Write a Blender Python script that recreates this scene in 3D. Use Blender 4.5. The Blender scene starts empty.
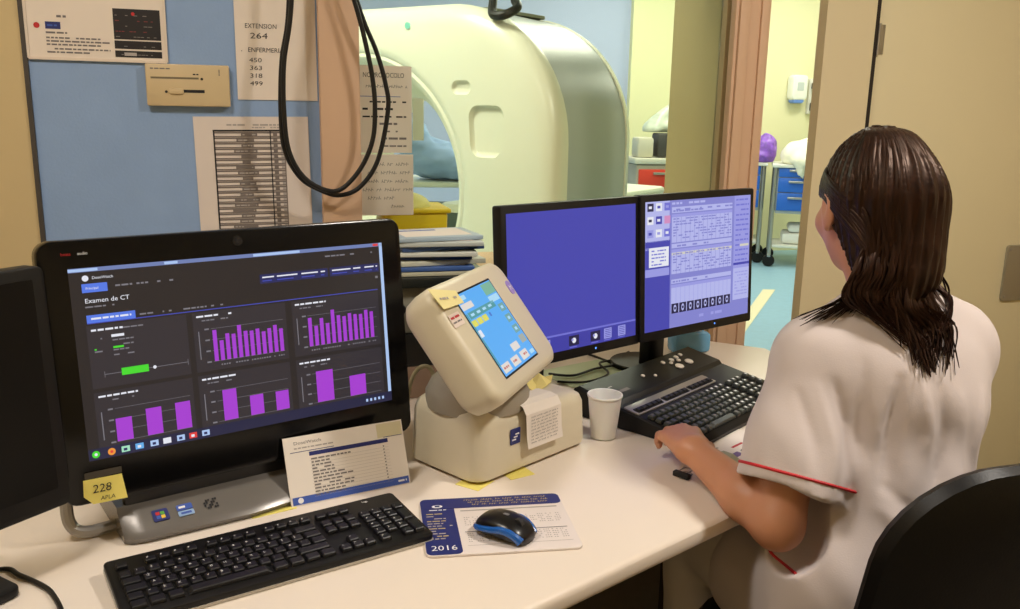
import bpy, bmesh, math, random
import numpy as np
from mathutils import Matrix, Vector
PI=math.pi
random.seed(7)
SC=bpy.context.scene
COL=SC.collection

# ------------------------------------------------------------------ camera
cam=bpy.data.cameras.new('camera'); co=bpy.data.objects.new('camera',cam); COL.objects.link(co)
_p,_r=math.radians(12.786),math.radians(1.111)
_fw=Vector((0,math.cos(_p),-math.sin(_p))); _rt=Vector((1,0,0)); _up=_rt.cross(_fw)
_rt2=_rt*math.cos(_r)+_up*math.sin(_r); _up2=_up*math.cos(_r)-_rt*math.sin(_r)
co.matrix_world=Matrix(((_rt2.x,_up2.x,-_fw.x,0),(_rt2.y,_up2.y,-_fw.y,0),(_rt2.z,_up2.z,-_fw.z,1.403),(0,0,0,1)))
cam.sensor_width=36; cam.lens=31.06; cam.clip_start=.02; cam.clip_end=60
SC.camera=co
# ------------------------------------------------------------------ world, exposure, lights
w=bpy.data.worlds.new('world'); SC.world=w; w.use_nodes=True
w.node_tree.nodes['Background'].inputs[0].default_value=(1,.93,.8,1); w.node_tree.nodes['Background'].inputs[1].default_value=.03
vs=SC.view_settings; SC.display_settings.display_device='sRGB'
vs.view_transform='Standard'; vs.look='None'; vs.gamma=1; vs.use_curve_mapping=False; vs.exposure=0.0
YAW=math.radians(16); CW,SW=math.cos(YAW),math.sin(YAW); WO=(-.6,2.25)
def W(s,d=0.,z=0.):
    return Vector((WO[0]+s*CW-d*SW, WO[1]+s*SW+d*CW, z))
def area(name,loc,sx,sy,power,col,rot=(0,0,0)):
    l=bpy.data.lights.new(name,'AREA'); l.shape='RECTANGLE'; l.size=sx; l.size_y=sy; l.energy=power; l.color=col
    o=bpy.data.objects.new(name,l); COL.objects.link(o); o.location=loc; o.rotation_euler=rot; return o
WARM=(1,.925,.835); CTC=(1,1,.85)
area('ceiling_light_left',(-.85,.75,2.58),.5,.3,20,WARM,(0,0,YAW))
area('ceiling_light_right',(1.28,1.10,2.58),.22,.22,34,WARM,(0,0,YAW))
area('ceiling_light_rear',(1.3,-1.5,2.58),1.0,.6,34,WARM,(0,0,YAW))
for _i,(s,d) in enumerate(((-.55,.60),(2.4,2.6),(-.6,3.9),(3.0,4.3),(4.9,4.2))):
    area('scanner_room_light',W(s,d,2.93),1.0,.4,(52,40,38,34,38)[_i],CTC,(0,0,YAW))

# ------------------------------------------------------------------ materials
def lin(c):
    return tuple(((x/255)/12.92 if x/255<=.04045 else ((x/255+.055)/1.055)**2.4) for x in c)
_mats={}
def mat(name,rgb,rough=.5,metal=0.,bump=0.,bs=200.,var=0.,vs_=6.,emit=0.,spec=.5,sheen=0.,coat=0.,sss=0.,aniso=None):
    if name in _mats: return _mats[name]
    m=bpy.data.materials.new(name); m.use_nodes=True; nt=m.node_tree; b=nt.nodes['Principled BSDF']
    c=(*lin(rgb),1)
    b.inputs['Base Color'].default_value=c; b.inputs['Roughness'].default_value=rough; b.inputs['Metallic'].default_value=metal
    b.inputs['Specular IOR Level'].default_value=spec
    if coat: b.inputs['Coat Weight'].default_value=coat; b.inputs['Coat Roughness'].default_value=.08
    if sss: b.inputs['Subsurface Weight'].default_value=sss; b.inputs['Subsurface Radius'].default_value=(.01,.004,.002); b.inputs['Subsurface Scale'].default_value=.5
    if sheen: b.inputs['Sheen Weight'].default_value=sheen
    if emit:
        b.inputs['Emission Color'].default_value=c; b.inputs['Emission Strength'].default_value=emit
        b.inputs['Base Color'].default_value=(.004,.004,.004,1)
    tc=nt.nodes.new('ShaderNodeTexCoord')
    if var:
        n=nt.nodes.new('ShaderNodeTexNoise'); n.inputs['Scale'].default_value=vs_; n.inputs['Detail'].default_value=5
        nt.links.new(tc.outputs['Object'],n.inputs['Vector'])
        r=nt.nodes.new('ShaderNodeValToRGB'); r.color_ramp.elements[0].position=.3; r.color_ramp.elements[1].position=.7
        r.color_ramp.elements[0].color=(*[x*(1-var) for x in c[:3]],1); r.color_ramp.elements[1].color=(*[min(1,x*(1+var)) for x in c[:3]],1)
        nt.links.new(n.outputs['Fac'],r.inputs['Fac']); nt.links.new(r.outputs['Color'],b.inputs['Base Color'])
    if bump:
        n2=nt.nodes.new('ShaderNodeTexNoise'); n2.inputs['Scale'].default_value=bs; n2.inputs['Detail'].default_value=3
        nt.links.new(tc.outputs['Object'],n2.inputs['Vector'])
        bp=nt.nodes.new('ShaderNodeBump'); bp.inputs['Strength'].default_value=bump; bp.inputs['Distance'].default_value=.002
        nt.links.new(n2.outputs['Fac'],bp.inputs['Height']); nt.links.new(bp.outputs['Normal'],b.inputs['Normal'])
    _mats[name]=m; return m
def glass_mat():
    m=bpy.data.materials.new('window_glass'); m.use_nodes=True; nt=m.node_tree; nt.nodes.clear()
    o=nt.nodes.new('ShaderNodeOutputMaterial'); mx=nt.nodes.new('ShaderNodeMixShader'); t=nt.nodes.new('ShaderNodeBsdfTransparent'); g=nt.nodes.new('ShaderNodeBsdfGlossy')
    g.inputs['Roughness'].default_value=.01; t.inputs['Color'].default_value=(.96,.98,.93,1)
    f=nt.nodes.new('ShaderNodeFresnel'); f.inputs['IOR'].default_value=1.25
    nt.links.new(f.outputs[0],mx.inputs[0]); nt.links.new(t.outputs[0],mx.inputs[1]); nt.links.new(g.outputs[0],mx.inputs[2]); nt.links.new(mx.outputs[0],o.inputs[0])
    return m
def E(name,rgb,s=1.0): return mat('screen_'+name,rgb,.3,emit=s)
BLK=mat('black_plastic',(19,18,18),.45,bump=.05,bs=900,spec=.32)
GLOSSBLK=mat('glossy_black_bezel',(10,10,11),.18,spec=.35)
SHINYBLK=mat('matte_dark_rubber',(14,14,15),.6)
SIL=mat('silver_plastic',(168,164,158),.3,metal=.55)
STEEL=mat('brushed_steel',(180,178,172),.32,metal=.9)
CREAM=mat('cream_plastic',(216,207,182),.42,var=.03,vs_=9,bump=.04,bs=700)
GREY=mat('warm_grey_plastic',(150,142,126),.5,bump=.05,bs=600)
PAPER=mat('white_paper',(236,228,218),.75,bump=.03,bs=60)
INK=mat('black_ink',(28,27,30),.7)
GINK=mat('grey_ink',(120,114,112),.8)
LINK=mat('pale_grey_ink',(176,168,162),.8)
NAVY=mat('navy_print',(34,44,112),.5)
BLUEP=mat('blue_print',(62,92,178),.5)
REDP=mat('red_print',(190,40,44),.5)
GOLD=mat('gold_print',(196,176,120),.5)
WHITEP=mat('white_print',(238,238,240),.5)
YEL=mat('yellow_sticky_paper',(240,226,120),.7,bump=.03,bs=50)

# ------------------------------------------------------------------ mesh builder (everything in world coordinates)
WORLD={}
_txt={}
def text_geo(s):
    if s not in _txt:
        cu=bpy.data.curves.new('t','FONT'); cu.body=s; cu.size=1; cu.fill_mode='FRONT'; cu.resolution_u=2
        o=bpy.data.objects.new('t',cu); COL.objects.link(o)
        me=bpy.data.meshes.new_from_object(o)
        v=[tuple(x.co) for x in me.vertices]; f=[tuple(p.vertices) for p in me.polygons]
        wd=max([x[0] for x in v]+[.01])
        bpy.data.objects.remove(o); bpy.data.curves.remove(cu); bpy.data.meshes.remove(me)
        _txt[s]=(v,f,wd)
    return _txt[s]
class B:
    def __init__(s,M=None): s.v=[];s.f=[];s.mi=[];s.mats=[];s.M=M or Matrix()
    def _m(s,m):
        if m not in s.mats: s.mats.append(m)
        return s.mats.index(m)
    def add(s,v,f,m,M=None):
        MM=s.M@M if M is not None else s.M
        b=len(s.v); s.v+=[MM@Vector(x) for x in v]; k=s._m(m)
        for q in f: s.f.append([b+i for i in q]); s.mi.append(k)
        return s
    def box(s,c,d,m,r=0.,seg=2,M=None,taper=None,top=None):
        bm=bmesh.new(); bmesh.ops.create_cube(bm,size=1)
        for x in bm.verts:
            t=1.
            if taper and x.co.z>0: t=taper
            x.co=Vector((x.co.x*d[0]*t,x.co.y*d[1]*t,x.co.z*d[2]))
        if r>0: bmesh.ops.bevel(bm,geom=list(bm.edges),offset=min(r,min(d)*.49),segments=seg,profile=.5,affect='EDGES')
        bm.verts.ensure_lookup_table(); bm.verts.index_update()
        v=[tuple(x.co+Vector(c)) for x in bm.verts]; f=[[y.index for y in q.verts] for q in bm.faces]; bm.free()
        return s.add(v,f,m,M)
    def rrect(s,c,w,h,th,rad,m,M=None,seg=5,edge=0.):
        """rounded rectangle slab in xy with thickness along z (top face at c.z, going down th); edge rounds the top rim"""
        def ring(ins,z):
            pts=[]; r=max(rad-ins,.0005); W2,H2=w/2-ins,h/2-ins
            for (sx,sy,a0) in ((1,1,0),(-1,1,PI/2),(-1,-1,PI),(1,-1,1.5*PI)):
                for i in range(seg+1):
                    a=a0+i*PI/2/seg; pts.append((c[0]+sx*(W2-r)+r*math.cos(a),c[1]+sy*(H2-r)+r*math.sin(a),z))
            return pts
        z=c[2]
        if edge: rings=[ring(edge,z-th),ring(edge*.3,z-th+edge*.3),ring(0,z-th+edge),ring(0,z-edge),ring(edge*.3,z-edge*.3),ring(edge,z)]
        else: rings=[ring(0,z-th),ring(0,z)]
        return s.loft(rings,m,M=M)
    def loft(s,rings,m,closed=True,caps=True,M=None,wrap=False):
        n=len(rings[0]); v=[p for r in rings for p in r]; f=[]
        R=len(rings)
        for i in range(R if wrap else R-1):
            for j in range(n if closed else n-1):
                a=i*n+j; b=i*n+(j+1)%n; i2=(i+1)%R
                f.append((a,b,i2*n+(j+1)%n,i2*n+j))
        if caps and not wrap: f.append(tuple(range(n-1,-1,-1))); f.append(tuple(range((R-1)*n,R*n)))
        return s.add(v,f,m,M)
    def cyl(s,c,r,h,m,axis='z',seg=24,r2=None,M=None,bev=0.):
        r2=r if r2 is None else r2
        prof=[(r,0),(r2,h)] if not bev else [(r-bev,0),(r,bev),(r2,h-bev),(r2-bev,h)]
        rings=[]
        for rr,z in prof:
            ring=[]
            for i in range(seg):
                a=2*PI*i/seg; x,y=rr*math.cos(a),rr*math.sin(a)
                p=(x,y,z) if axis=='z' else ((z,x,y) if axis=='x' else (y,z,x))
                ring.append((p[0]+c[0],p[1]+c[1],p[2]+c[2]))
            rings.append(ring)
        return s.loft(rings,m,M=M)
    def lathe(s,prof,c,m,seg=32,M=None,closedprof=False):
        rings=[[(c[0]+r*math.cos(2*PI*i/seg),c[1]+r*math.sin(2*PI*i/seg),c[2]+z) for i in range(seg)] for r,z in prof]
        return s.loft(rings,m,M=M,caps=not closedprof,wrap=closedprof)
    def tube(s,pts,r,m,seg=10,M=None,smooth=0,r2=None):
        P=[Vector(p) for p in pts]
        if smooth: P=catmull(P,smooth)
        n=len(P); rings=[]; up=Vector((0,0,1)); pn=None
        for i,p in enumerate(P):
            t=(P[min(i+1,n-1)]-P[max(i-1,0)]).normalized()
            if pn is None:
                a=up if abs(t.z)<.9 else Vector((1,0,0)); pn=t.cross(a).normalized()
            pn=(pn-t*pn.dot(t)).normalized(); q=t.cross(pn)
            rr=r if r2 is None else r+(r2-r)*i/(n-1)
            rings.append([tuple(p+rr*(math.cos(2*PI*k/seg)*pn+math.sin(2*PI*k/seg)*q)) for k in range(seg)])
        return s.loft(rings,m,M=M)
    def prism(s,poly,z0,z1,m,M=None,bev=0.):
        if bev:
            bm=bmesh.new(); vs0=[bm.verts.new((p[0],p[1],z0)) for p in poly]; fc=bm.faces.new(vs0)
            ex=bmesh.ops.extrude_face_region(bm,geom=[fc]); tv=[g for g in ex['geom'] if isinstance(g,bmesh.types.BMVert)]
            for t in tv: t.co.z=z1
            bmesh.ops.recalc_face_normals(bm,faces=bm.faces)
            ed=[e for e in bm.edges if abs(e.verts[0].co.z-e.verts[1].co.z)<1e-6]
            bmesh.ops.bevel(bm,geom=ed,offset=bev,segments=3,profile=.5,affect='EDGES')
            bm.verts.index_update(); v=[tuple(x.co) for x in bm.verts]; f=[[y.index for y in q.verts] for q in bm.faces]; bm.free()
            return s.add(v,f,m,M)
        return s.loft([[(p[0],p[1],z0) for p in poly],[(p[0],p[1],z1) for p in poly]],m,M=M)
    def ell(s,c,r,m,M=None,seg=20,rg=12):
        rings=[]
        for i in range(rg+1):
            t=-PI/2+PI*i/rg; k=max(math.cos(t),.003)
            rings.append([(c[0]+r[0]*k*math.cos(2*PI*j/seg),c[1]+r[1]*k*math.sin(2*PI*j/seg),c[2]+r[2]*math.sin(t)) for j in range(seg)])
        return s.loft(rings,m,M=M)
    # flat graphics: local xy plane, z toward the viewer
    def rect(s,x0,y0,x1,y1,m,z=0.,M=None):
        return s.add([(x0,y0,z),(x1,y0,z),(x1,y1,z),(x0,y1,z)],[(0,1,2,3)],m,M)
    def line(s,x0,y0,x1,y1,wd,m,z=0.,M=None):
        d=Vector((x1-x0,y1-y0)); n=Vector((-d.y,d.x)).normalized()*wd/2
        return s.add([(x0-n.x,y0-n.y,z),(x1-n.x,y1-n.y,z),(x1+n.x,y1+n.y,z),(x0+n.x,y0+n.y,z)],[(0,1,2,3)],m,M)
    def disc(s,x,y,r,m,z=0.,seg=16,M=None,sy=1.):
        return s.add([(x+r*math.cos(2*PI*i/seg),y+sy*r*math.sin(2*PI*i/seg),z) for i in range(seg)],[tuple(range(seg))],m,M)
    def text(s,t,x,y,h,m,z=0.,width=None,M=None,align='l',slant=0.):
        v,f,wd=text_geo(t); k=h/.7; kx=k if width is None else width/wd
        ox=0 if align=='l' else (-wd*kx/2 if align=='c' else -wd*kx)
        return s.add([(x+ox+a*kx+b*k*slant,y+b*k,z) for a,b,_ in v],f,m,M)
    def words(s,x0,x1,y,h,m,z=0.,rng=random,fill=.8,wl=(1.5,5)):
        """illegibly small print: a row of word-sized dashes"""
        x=x0
        while x<x1:
            l=rng.uniform(*wl)*h; 
            if x+l>x1: l=x1-x
            if rng.random()<fill and l>h*.4: s.rect(x,y,x+l,y+h,m,z)
            x+=l+h*.7
        return s
    def scrawl(s,x0,x1,y,h,wd,m,z=0.,rng=random):
        """a row of handwriting too small to read"""
        x=x0
        while x<x1-h*.4:
            n=rng.randint(2,6)
            for i in range(n):
                if x>x1: break
                a=rng.uniform(-.2,.4)*h; s.line(x,y,x+a*.6+.15*h,y+h*rng.uniform(.6,1.1),wd,m,z)
                s.line(x+.1*h,y+h*rng.uniform(.4,.8),x+.65*h,y+rng.uniform(.0,.7)*h,wd,m,z); x+=h*.75
            x+=h*.8
        return s
    def build(s,name,parent=None,smooth=35,kind=None,label=None,cat=None,group=None):
        me=bpy.data.meshes.new(name)
        PM=WORLD[parent.name] if parent else Matrix()
        inv=PM.inverted()
        me.from_pydata([inv@x for x in s.v],[],s.f)
        for m in s.mats: me.materials.append(m)
        me.polygons.foreach_set('material_index',s.mi)
        if smooth:
            me.polygons.foreach_set('use_smooth',[True]*len(s.f)); me.set_sharp_from_angle(angle=math.radians(smooth))
        bm=bmesh.new(); bm.from_mesh(me); flat=all(abs(f.normal.z)>-1 for f in bm.faces)
        if len(bm.faces)>0 and not getattr(s,'keepn',False): bmesh.ops.recalc_face_normals(bm,faces=bm.faces)
        bm.to_mesh(me); bm.free()
        me.update()
        o=bpy.data.objects.new(name,me); COL.objects.link(o)
        if parent: o.parent=parent
        WORLD[o.name]=PM
        if kind: o['kind']=kind
        if label: o['label']=label
        if cat: o['category']=cat
        if group: o['group']=group
        return o
def catmull(P,k):
    out=[]; n=len(P)
    for i in range(n-1):
        p0=P[max(i-1,0)];p1=P[i];p2=P[i+1];p3=P[min(i+2,n-1)]
        for j in range(k):
            t=j/k; out.append(.5*((2*p1)+(p2-p0)*t+(2*p0-5*p1+4*p2-p3)*t*t+(3*p1-p0-3*p2+p3)*t**3))
    out.append(P[-1]); return out
def thing(name,label,cat,loc=(0,0,0),rotz=0.,group=None,kind=None):
    o=bpy.data.objects.new(name,None); COL.objects.link(o); o.empty_display_size=.05
    o.location=loc; o.rotation_euler=(0,0,rotz)
    WORLD[o.name]=Matrix.Translation(loc)@Matrix.Rotation(rotz,4,'Z')
    if label: o['label']=label
    if cat: o['category']=cat
    if group: o['group']=group
    if kind: o['kind']=kind
    return o
def frame(loc,yaw,tilt=0.):
    """local x right, y up the panel, z toward the viewer"""
    u=Vector((math.cos(yaw),math.sin(yaw),0)); n=Vector((-math.sin(yaw),math.cos(yaw),0))
    v=math.cos(tilt)*Vector((0,0,1))+math.sin(tilt)*n; z=u.cross(v)
    return Matrix(((u.x,v.x,z.x,loc[0]),(u.y,v.y,z.y,loc[1]),(u.z,v.z,z.z,loc[2]),(0,0,0,1)))
def flatframe(loc,yaw,pitch=0.):
    """lying on the desk: local x right, y away, z up"""
    return Matrix.Translation(loc)@Matrix.Rotation(yaw,4,'Z')@Matrix.Rotation(pitch,4,'X')
def copy_tree(o,parent=None):
    c=o.copy(); COL.objects.link(c); c.parent=parent
    for ch in list(o.children): copy_tree(ch,c)
    return c
WM=Matrix(((CW,-SW,0,WO[0]),(SW,CW,0,WO[1]),(0,0,1,0),(0,0,0,1)))   # wall frame: x along the wall, y into the scanner room, z up
WF=frame((WO[0],WO[1],0),YAW)                                        # facing frame on the wall: x along, y up, z to the viewer

# ================================================================== SETTING
PLASTER=mat('tan_wall_paint',(205,184,138),.7,bump=.06,bs=150,var=.02,vs_=3)
BLUEW=mat('blue_vinyl_panel',(140,168,208),.65,bump=.22,bs=170,var=.03,vs_=12)
FRAME=mat('beige_frame_paint',(214,178,146),.55,bump=.03,bs=120)
CTW=mat('scanner_room_paint',(232,228,186),.7,bump=.04,bs=120)
CTB=mat('scanner_room_blue_paint',(180,190,222),.7,bump=.04,bs=120)
FLO=mat('grey_vinyl_floor',(112,104,96),.5,var=.08,vs_=30)
CTF=mat('pale_blue_vinyl_floor',(146,186,206),.4,var=.05,vs_=20)
CEIL=mat('ceiling_white',(232,228,218),.8)
DOORM=mat('door_beige_laminate',(226,214,174),.5,bump=.03,bs=90,var=.015,vs_=2)
S0,S1=-1.25,2.75; DB=-3.2; TH=.36
B(WM).box(((S0+S1)/2,(DB+.18)/2,-.05),(S1-S0+.4,.18-DB+.2,.1),FLO).build('floor',kind='structure')
B(WM).box((1.7,.18+2.85,-.05),(9.4,5.7,.1),CTF).build('floor_scanner_room',kind='structure')
B(WM).box(((S0+S1)/2,(DB+TH)/2,2.65),(S1-S0+.4,TH-DB+.2,.1),CEIL).build('ceiling',kind='structure')
B(WM).box((1.7,TH+2.75,3.0),(9.4,5.6,.1),CEIL).build('ceiling_scanner_room',kind='structure')
# control room walls
B(WM).box((S0-.06,(DB)/2,1.3),(.12,-DB,2.6),PLASTER).build('wall_left',kind='structure')
B(WM).box((S1+.06,(DB)/2,1.3),(.12,-DB,2.6),PLASTER).build('wall_right',kind='structure')
B(WM).box(((S0+S1)/2,DB-.06,1.3),(S1-S0+.24,.12,2.6),PLASTER).build('wall_back',kind='structure')
wf=B(WM)
wf.box(((S0-.548)/2-.06,.178,1.5),(-.548-S0+.12,.364,3.0),PLASTER)            # tan stretch at the left
wf.build('wall_front_left',kind='structure')
B(WM).box(((-.548+.112)/2,.18,1.5),(.66,.36,3.0),BLUEW).build('wall_front_blue',kind='structure')
wf=B(WM)
wf.box(((.211+1.255)/2,.19,.4675),(1.044,.34,.935),PLASTER)                     # below the window
wf.box(((.211+1.255)/2,.19,2.6),(1.044,.34,.8),PLASTER)                         # above it
wf.build('wall_front_window',kind='structure')
wf=B(WM); wf.box(((1.275+1.33)/2,.19,1.5),(.055,.34,3.0),PLASTER)
wf.box(((1.258+1.278)/2,.19,1.5),(.03,.339,3.0),mat('shaded_reveal_tone',(190,172,128),.6)); wf.build('wall_front_pier',kind='structure')  # window reveal: its shade is put into a darker wall colour
B(WM).box(((1.565+1.733)/2,.02,1.5),(.168,.04,3.0),mat('jamb_paint',(224,210,172),.55)).build('wall_front_jamb',kind='structure')
wf=B(WM); wf.box(((1.75+S1)/2+.05,.05,2.6),(S1-1.75+.1,.1,.8),PLASTER); wf.box((2.7+.05,.05,1.5),(.14,.1,3.0),PLASTER)
wf.build('wall_front_right',kind='structure')
wf=B(WM); wf.box((1.46,.19,2.75),(.21,.34,.5),PLASTER); wf.build('wall_front_lintel',kind='structure')
# posts and frames
B(WM).box((.1615,.16,1.5),(.099,.40,3.0),FRAME,.004).build('trim_1',kind='structure')
t=B(WM); t.box((1.312,-.005,1.5),(.108,.03,3.0),FRAME,.004); t.box((1.283,-.024,1.5),(.03,.012,3.0),FRAME,.003); t.box((1.349,.19,1.5),(.034,.37,3.0),FRAME,.004); t.box((1.350,-.022,1.5),(.028,.012,3.0),FRAME,.003)
t.build('trim_2',kind='structure')
B(WM).box((-.548,-.004,1.5),(.010,.010,3.0),mat('dark_grey_seal',(70,64,58),.6)).build('trim_3',kind='structure')
win=B(WM); win.box(((.211+1.255)/2,.02,.945),(1.044,.03,.02),FRAME,.003); win.box(((.211+1.255)/2,.02,2.19),(1.044,.03,.02),FRAME,.003)
wo=win.build('window_1',kind='structure')
B(WM).box(((.213+1.253)/2,.05,1.572),(1.04,.008,1.23),glass_mat()).build('pane',wo,smooth=0,kind='structure')
B(WM).box(((.213+1.253)/2,.19,.9405),(1.04,.33,.009),FRAME).build('sill',wo,kind='structure')
# closed door leaf at right, hinge at its left edge
dt=thing('door_1','plain beige door leaf with a steel lock plate, right of the seated operator','door',W(1.75,0,0),YAW,kind='structure')
d=B(WM); d.box(((1.752+2.66)/2,.04,1.075),(.905,.045,2.14),DOORM,.003); d.build('leaf',dt,kind='structure')
d=B(WM); d.box((1.741,.03,1.1),(.018,.05,2.2),mat('dark_door_gap',(38,30,22),.8)); d.build('frame_gap',dt,kind='structure')
d=B(WM); d.cyl((1.757,.012,1.57),.006,.09,STEEL); d.box((1.768,.016,1.615),(.024,.004,.085),STEEL,.001); d.build('hinge',dt,kind='structure')
d=B(WF); d.rrect((2.398,.883,-.008),.10,.19,.010,.012,STEEL,edge=.002)
for q in (.963,.803): d.cyl((2.360,q,-.008),.005,.002,SIL)
d.build('lock_plate',dt,kind='structure')
# scanner room walls
B(WM).box((4.80,5.56,1.5),(2.95,.12,3.0),CTW).build('wall_far',kind='structure')
B(WM).box((.25,5.62,1.5),(6.3,.12,3.0),CTB).build('wall_far_blue',kind='structure')
B(WM).box((-2.86,3,1.5),(.12,5.3,3.0),CTW).build('wall_scanner_room_left',kind='structure')
B(WM).box((6.32,3,1.5),(.12,5.3,3.0),CTW).build('wall_scanner_room_right',kind='structure')
for (sa,sb) in ((-2.8,-1.37),(2.83,6.3)):
    B(WM).box(((sa+sb)/2,.30,1.5),(sb-sa,.12,3.0),CTW).build('wall_near_scanner_room',kind='structure')
fl=B(); fl.add([(1.33,5.25,.002),(1.41,5.25,.002),(2.12,6.9,.002),(2.02,6.9,.002)],[(0,1,2,3)],mat('cream_floor_tape',(226,218,180),.6)); fl.build('trim_4',kind='structure')

# ================================================================== DESK
LAM=mat('cream_white_laminate',(236,224,210),.32,var=.015,vs_=4)
dk=thing('office_desk','wide cream laminate desk running along the window wall, rounded front edge','desk',(-.2,1.4,0))
poly=[(-.75,.392),(.092,1.117),(.375,1.361),(.50,1.470),(.60,1.585),(.68,1.73),(.745,1.90),(.79,2.08),(.80,2.22),(.735,2.43),(.56,2.515),(.50,2.545)]
pw=[W(s,-.03) for s in (1.05,.2)]+[W(-.5,-.15),W(-.62,-.15)]
poly+= [(p.x,p.y) for p in pw]+[(-1.19,1.35),(-1.25,.96)]
B().prism(poly,.706,.74,LAM,bev=.012).build('worktop',dk,smooth=30)
DARKP=mat('dark_desk_panel',(60,54,50),.6)
for (x,y,a) in ((-.92,.95,.72),(.62,2.30,2.2)):
    B(Matrix.Translation((x,y,0))@Matrix.Rotation(a,4,'Z')).box((0,0,.352),(.05,.45,.704),DARKP,.004).build('side_panel',dk)
B(WM).box((.15,-.2,.40),(1.3,.02,.60),DARKP,.003).build('modesty_panel',dk)

# ================================================================== ALL-IN-ONE COMPUTER
AY,AT=.641,.11; AC=(-.429,1.391,1.016); AF=frame(AC,AY,AT)
aio=thing('all_in_one_computer','wide black all-in-one computer showing purple bar charts on a dark screen','computer',(AC[0]-.03,AC[1]+.04,.74),AY)
b=B(AF); b.rrect((0,-.012,.004),.588,.394,.038,.022,GLOSSBLK,edge=.004); b.box((0,.02,-.048),(.44,.26,.036),GLOSSBLK,.015); b.build('housing',aio)
SW_,SH_=.51,.287
s=B(AF); Z=.0046
DK=E('charcoal',(40,36,38)); DKP=E('panel_grey',(50,46,52)); BLU=E('tab_blue',(84,120,226)); PUR=E('chart_purple',(164,62,206)); WHT=E('white',(226,228,238)); GRT=E('dim_grey',(120,118,126)); GRN=E('green',(70,216,50)); DBL=E('band_navy',(38,42,92)); LBL=E('line_blue',(66,76,176)); GLOW=E('window_edge',(170,196,236))
TB=E('taskbar_navy',(34,36,66)); RD=E('red',(220,60,60))
X0,X1,Y0,Y1=-.255,.255,-.1435,.1435
s.rect(X0,Y0,X1,Y1,DK,Z)
z1,z2,z3=Z+.0004,Z+.0008,Z+.0012
s.rect(X0,Y1-.006,X1,Y1,E('titlebar',(110,126,176)),z1); s.rect(X0,Y1-.005,X0+.04,Y1-.001,GLOW,z2); s.rect(.02,Y1-.005,.10,Y1-.001,GLOW,z2); s.rect(-.12,Y1-.005,-.10,Y1-.001,GLOW,z2); s.rect(X1-.018,Y1-.005,X1-.008,Y1-.001,RD,z2)
s.rect(X1-.006,Y0+.014,X1,Y1,GLOW,z1)
s.disc(X0+.022,.128,.0045,WHT,z1); s.text('DoseWatch',X0+.031,.1262,.0042,WHT,z1)
s.rect(X0+.016,.107,X0+.051,.120,BLU,z1); s.text('Principal',X0+.021,.1115,.0036,WHT,z2)
for i,x in enumerate((.062,.092,.122)): s.words(X0+x,X0+x+.024,.1125,.0026,GRT,z1)
s.text('Examen de CT',X0+.018,.0915,.0068,WHT,z1,width=.062); s.words(X0+.018,X0+.058,.0845,.0022,GRT,z1)
s.words(X0+.40,X1-.02,.127,.0025,GRT,z1,fill=.5)
s.rect(.028,.093,.148,.108,DBL,z1); s.rect(.152,.093,.246,.108,DBL,z1)
for x,l in ((.032,.02),(.057,.036),(.10,.03),(.135,.008),(.156,.035),(.196,.014),(.218,.018),(.24,.003)):
    s.rect(x,.102,x+l,.1042,WHT,z2); s.rect(x,.0965,x+l*.8,.0982,LBL,z2)
s.rect(.238,.0815,.243,.0855,GRT,z1)
s.rect(X0+.018,.0605,X1-.014,.062,LBL,z1); s.rect(X0+.018,.0615,X0+.086,.0735,BLU,z1); s.words(X0+.024,X0+.08,.0665,.0028,WHT,z2)
for i,(x,l) in enumerate(((.092,.036),(.135,.016),(.157,.036),(.20,.02))): s.words(X0+x,X0+x+l,.0655,.0024,GRT,z1)
PX=[(-.239,-.095),(-.086,.067),(.078,.241)]; PY=[(-.037,.058),(-.136,-.043)]
rg=random.Random(3)
for (a,c_) in PX:
    for (e,h_) in PY:
        s.rect(a,e,c_,h_,DKP,z1)
def axes(a,c_,e,h_,n):
    s.words(a+.006,a+.062,h_-.008,.0028,WHT,z2,rng=rg,fill=.95); s.words(a+.014,a+.034,h_-.0145,.002,GRT,z2,rng=rg); s.words(a+.044,a+.056,h_-.0145,.002,GRT,z2,rng=rg)
    for k in range(n):
        y=e+.014+k*(h_-e-.042)/(n-1); s.rect(a+.027,y,c_-.006,y+.0005,GRT,z2); s.rect(a+.017,y-.001,a+.024,y+.0015,GRT,z2)
    s.rect(a+.007,e+.02,a+.0085,h_-.03,GRT,z2)
    s.words(a+.03,c_-.008,e+.0065,.0022,GRT,z2,rng=rg,fill=.7,wl=(.8,1.6))
def bars(a,e,x0,wd,gap,hs):
    for i,h in enumerate(hs): s.rect(a+x0+i*(wd+gap),e+.0145,a+x0+i*(wd+gap)+wd,e+.0145+h,PUR,z3)
a,c_=PX[0]; e,h_=PY[0]
s.words(a+.006,a+.05,h_-.009,.003,WHT,z2,rng=rg,fill=.95); s.words(a+.05,a+.08,h_-.009,.002,GRT,z2,rng=rg)
for k in range(4): s.words(a+.008,a+.020,h_-.022-k*.0095,.0022,GRT,z2,rng=rg); s.words(a+.034,a+.064,h_-.026-k*.0075,.002,GRT,z2,rng=rg)
s.rect(a+.033,h_-.0205,a+.051,h_-.0165,WHT,z2); s.rect(a+.034,h_-.0375,a+.049,h_-.0345,GRN,z2); s.rect(a+.008,h_-.0375,a+.011,h_-.0355,GRN,z2)
s.rect(a+.018,e+.0195,a+.14,e+.0203,GRT,z2); s.rect(a+.018,e+.0155,a+.0187,e+.0245,GRT,z2); s.rect(a+.14,e+.0155,a+.1407,e+.0245,GRT,z2)
s.rect(a+.042,e+.015,a+.081,e+.026,GRN,z3); s.disc(a+.090,e+.020,.0026,WHT,z3)
a,c_=PX[1]; axes(a,c_,e,h_,4); bars(a,e,.029,.0064,.0036,(.050,.032,.042,.040,.053,.042,.041,.043,.037,.041,.045,.038))
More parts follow.
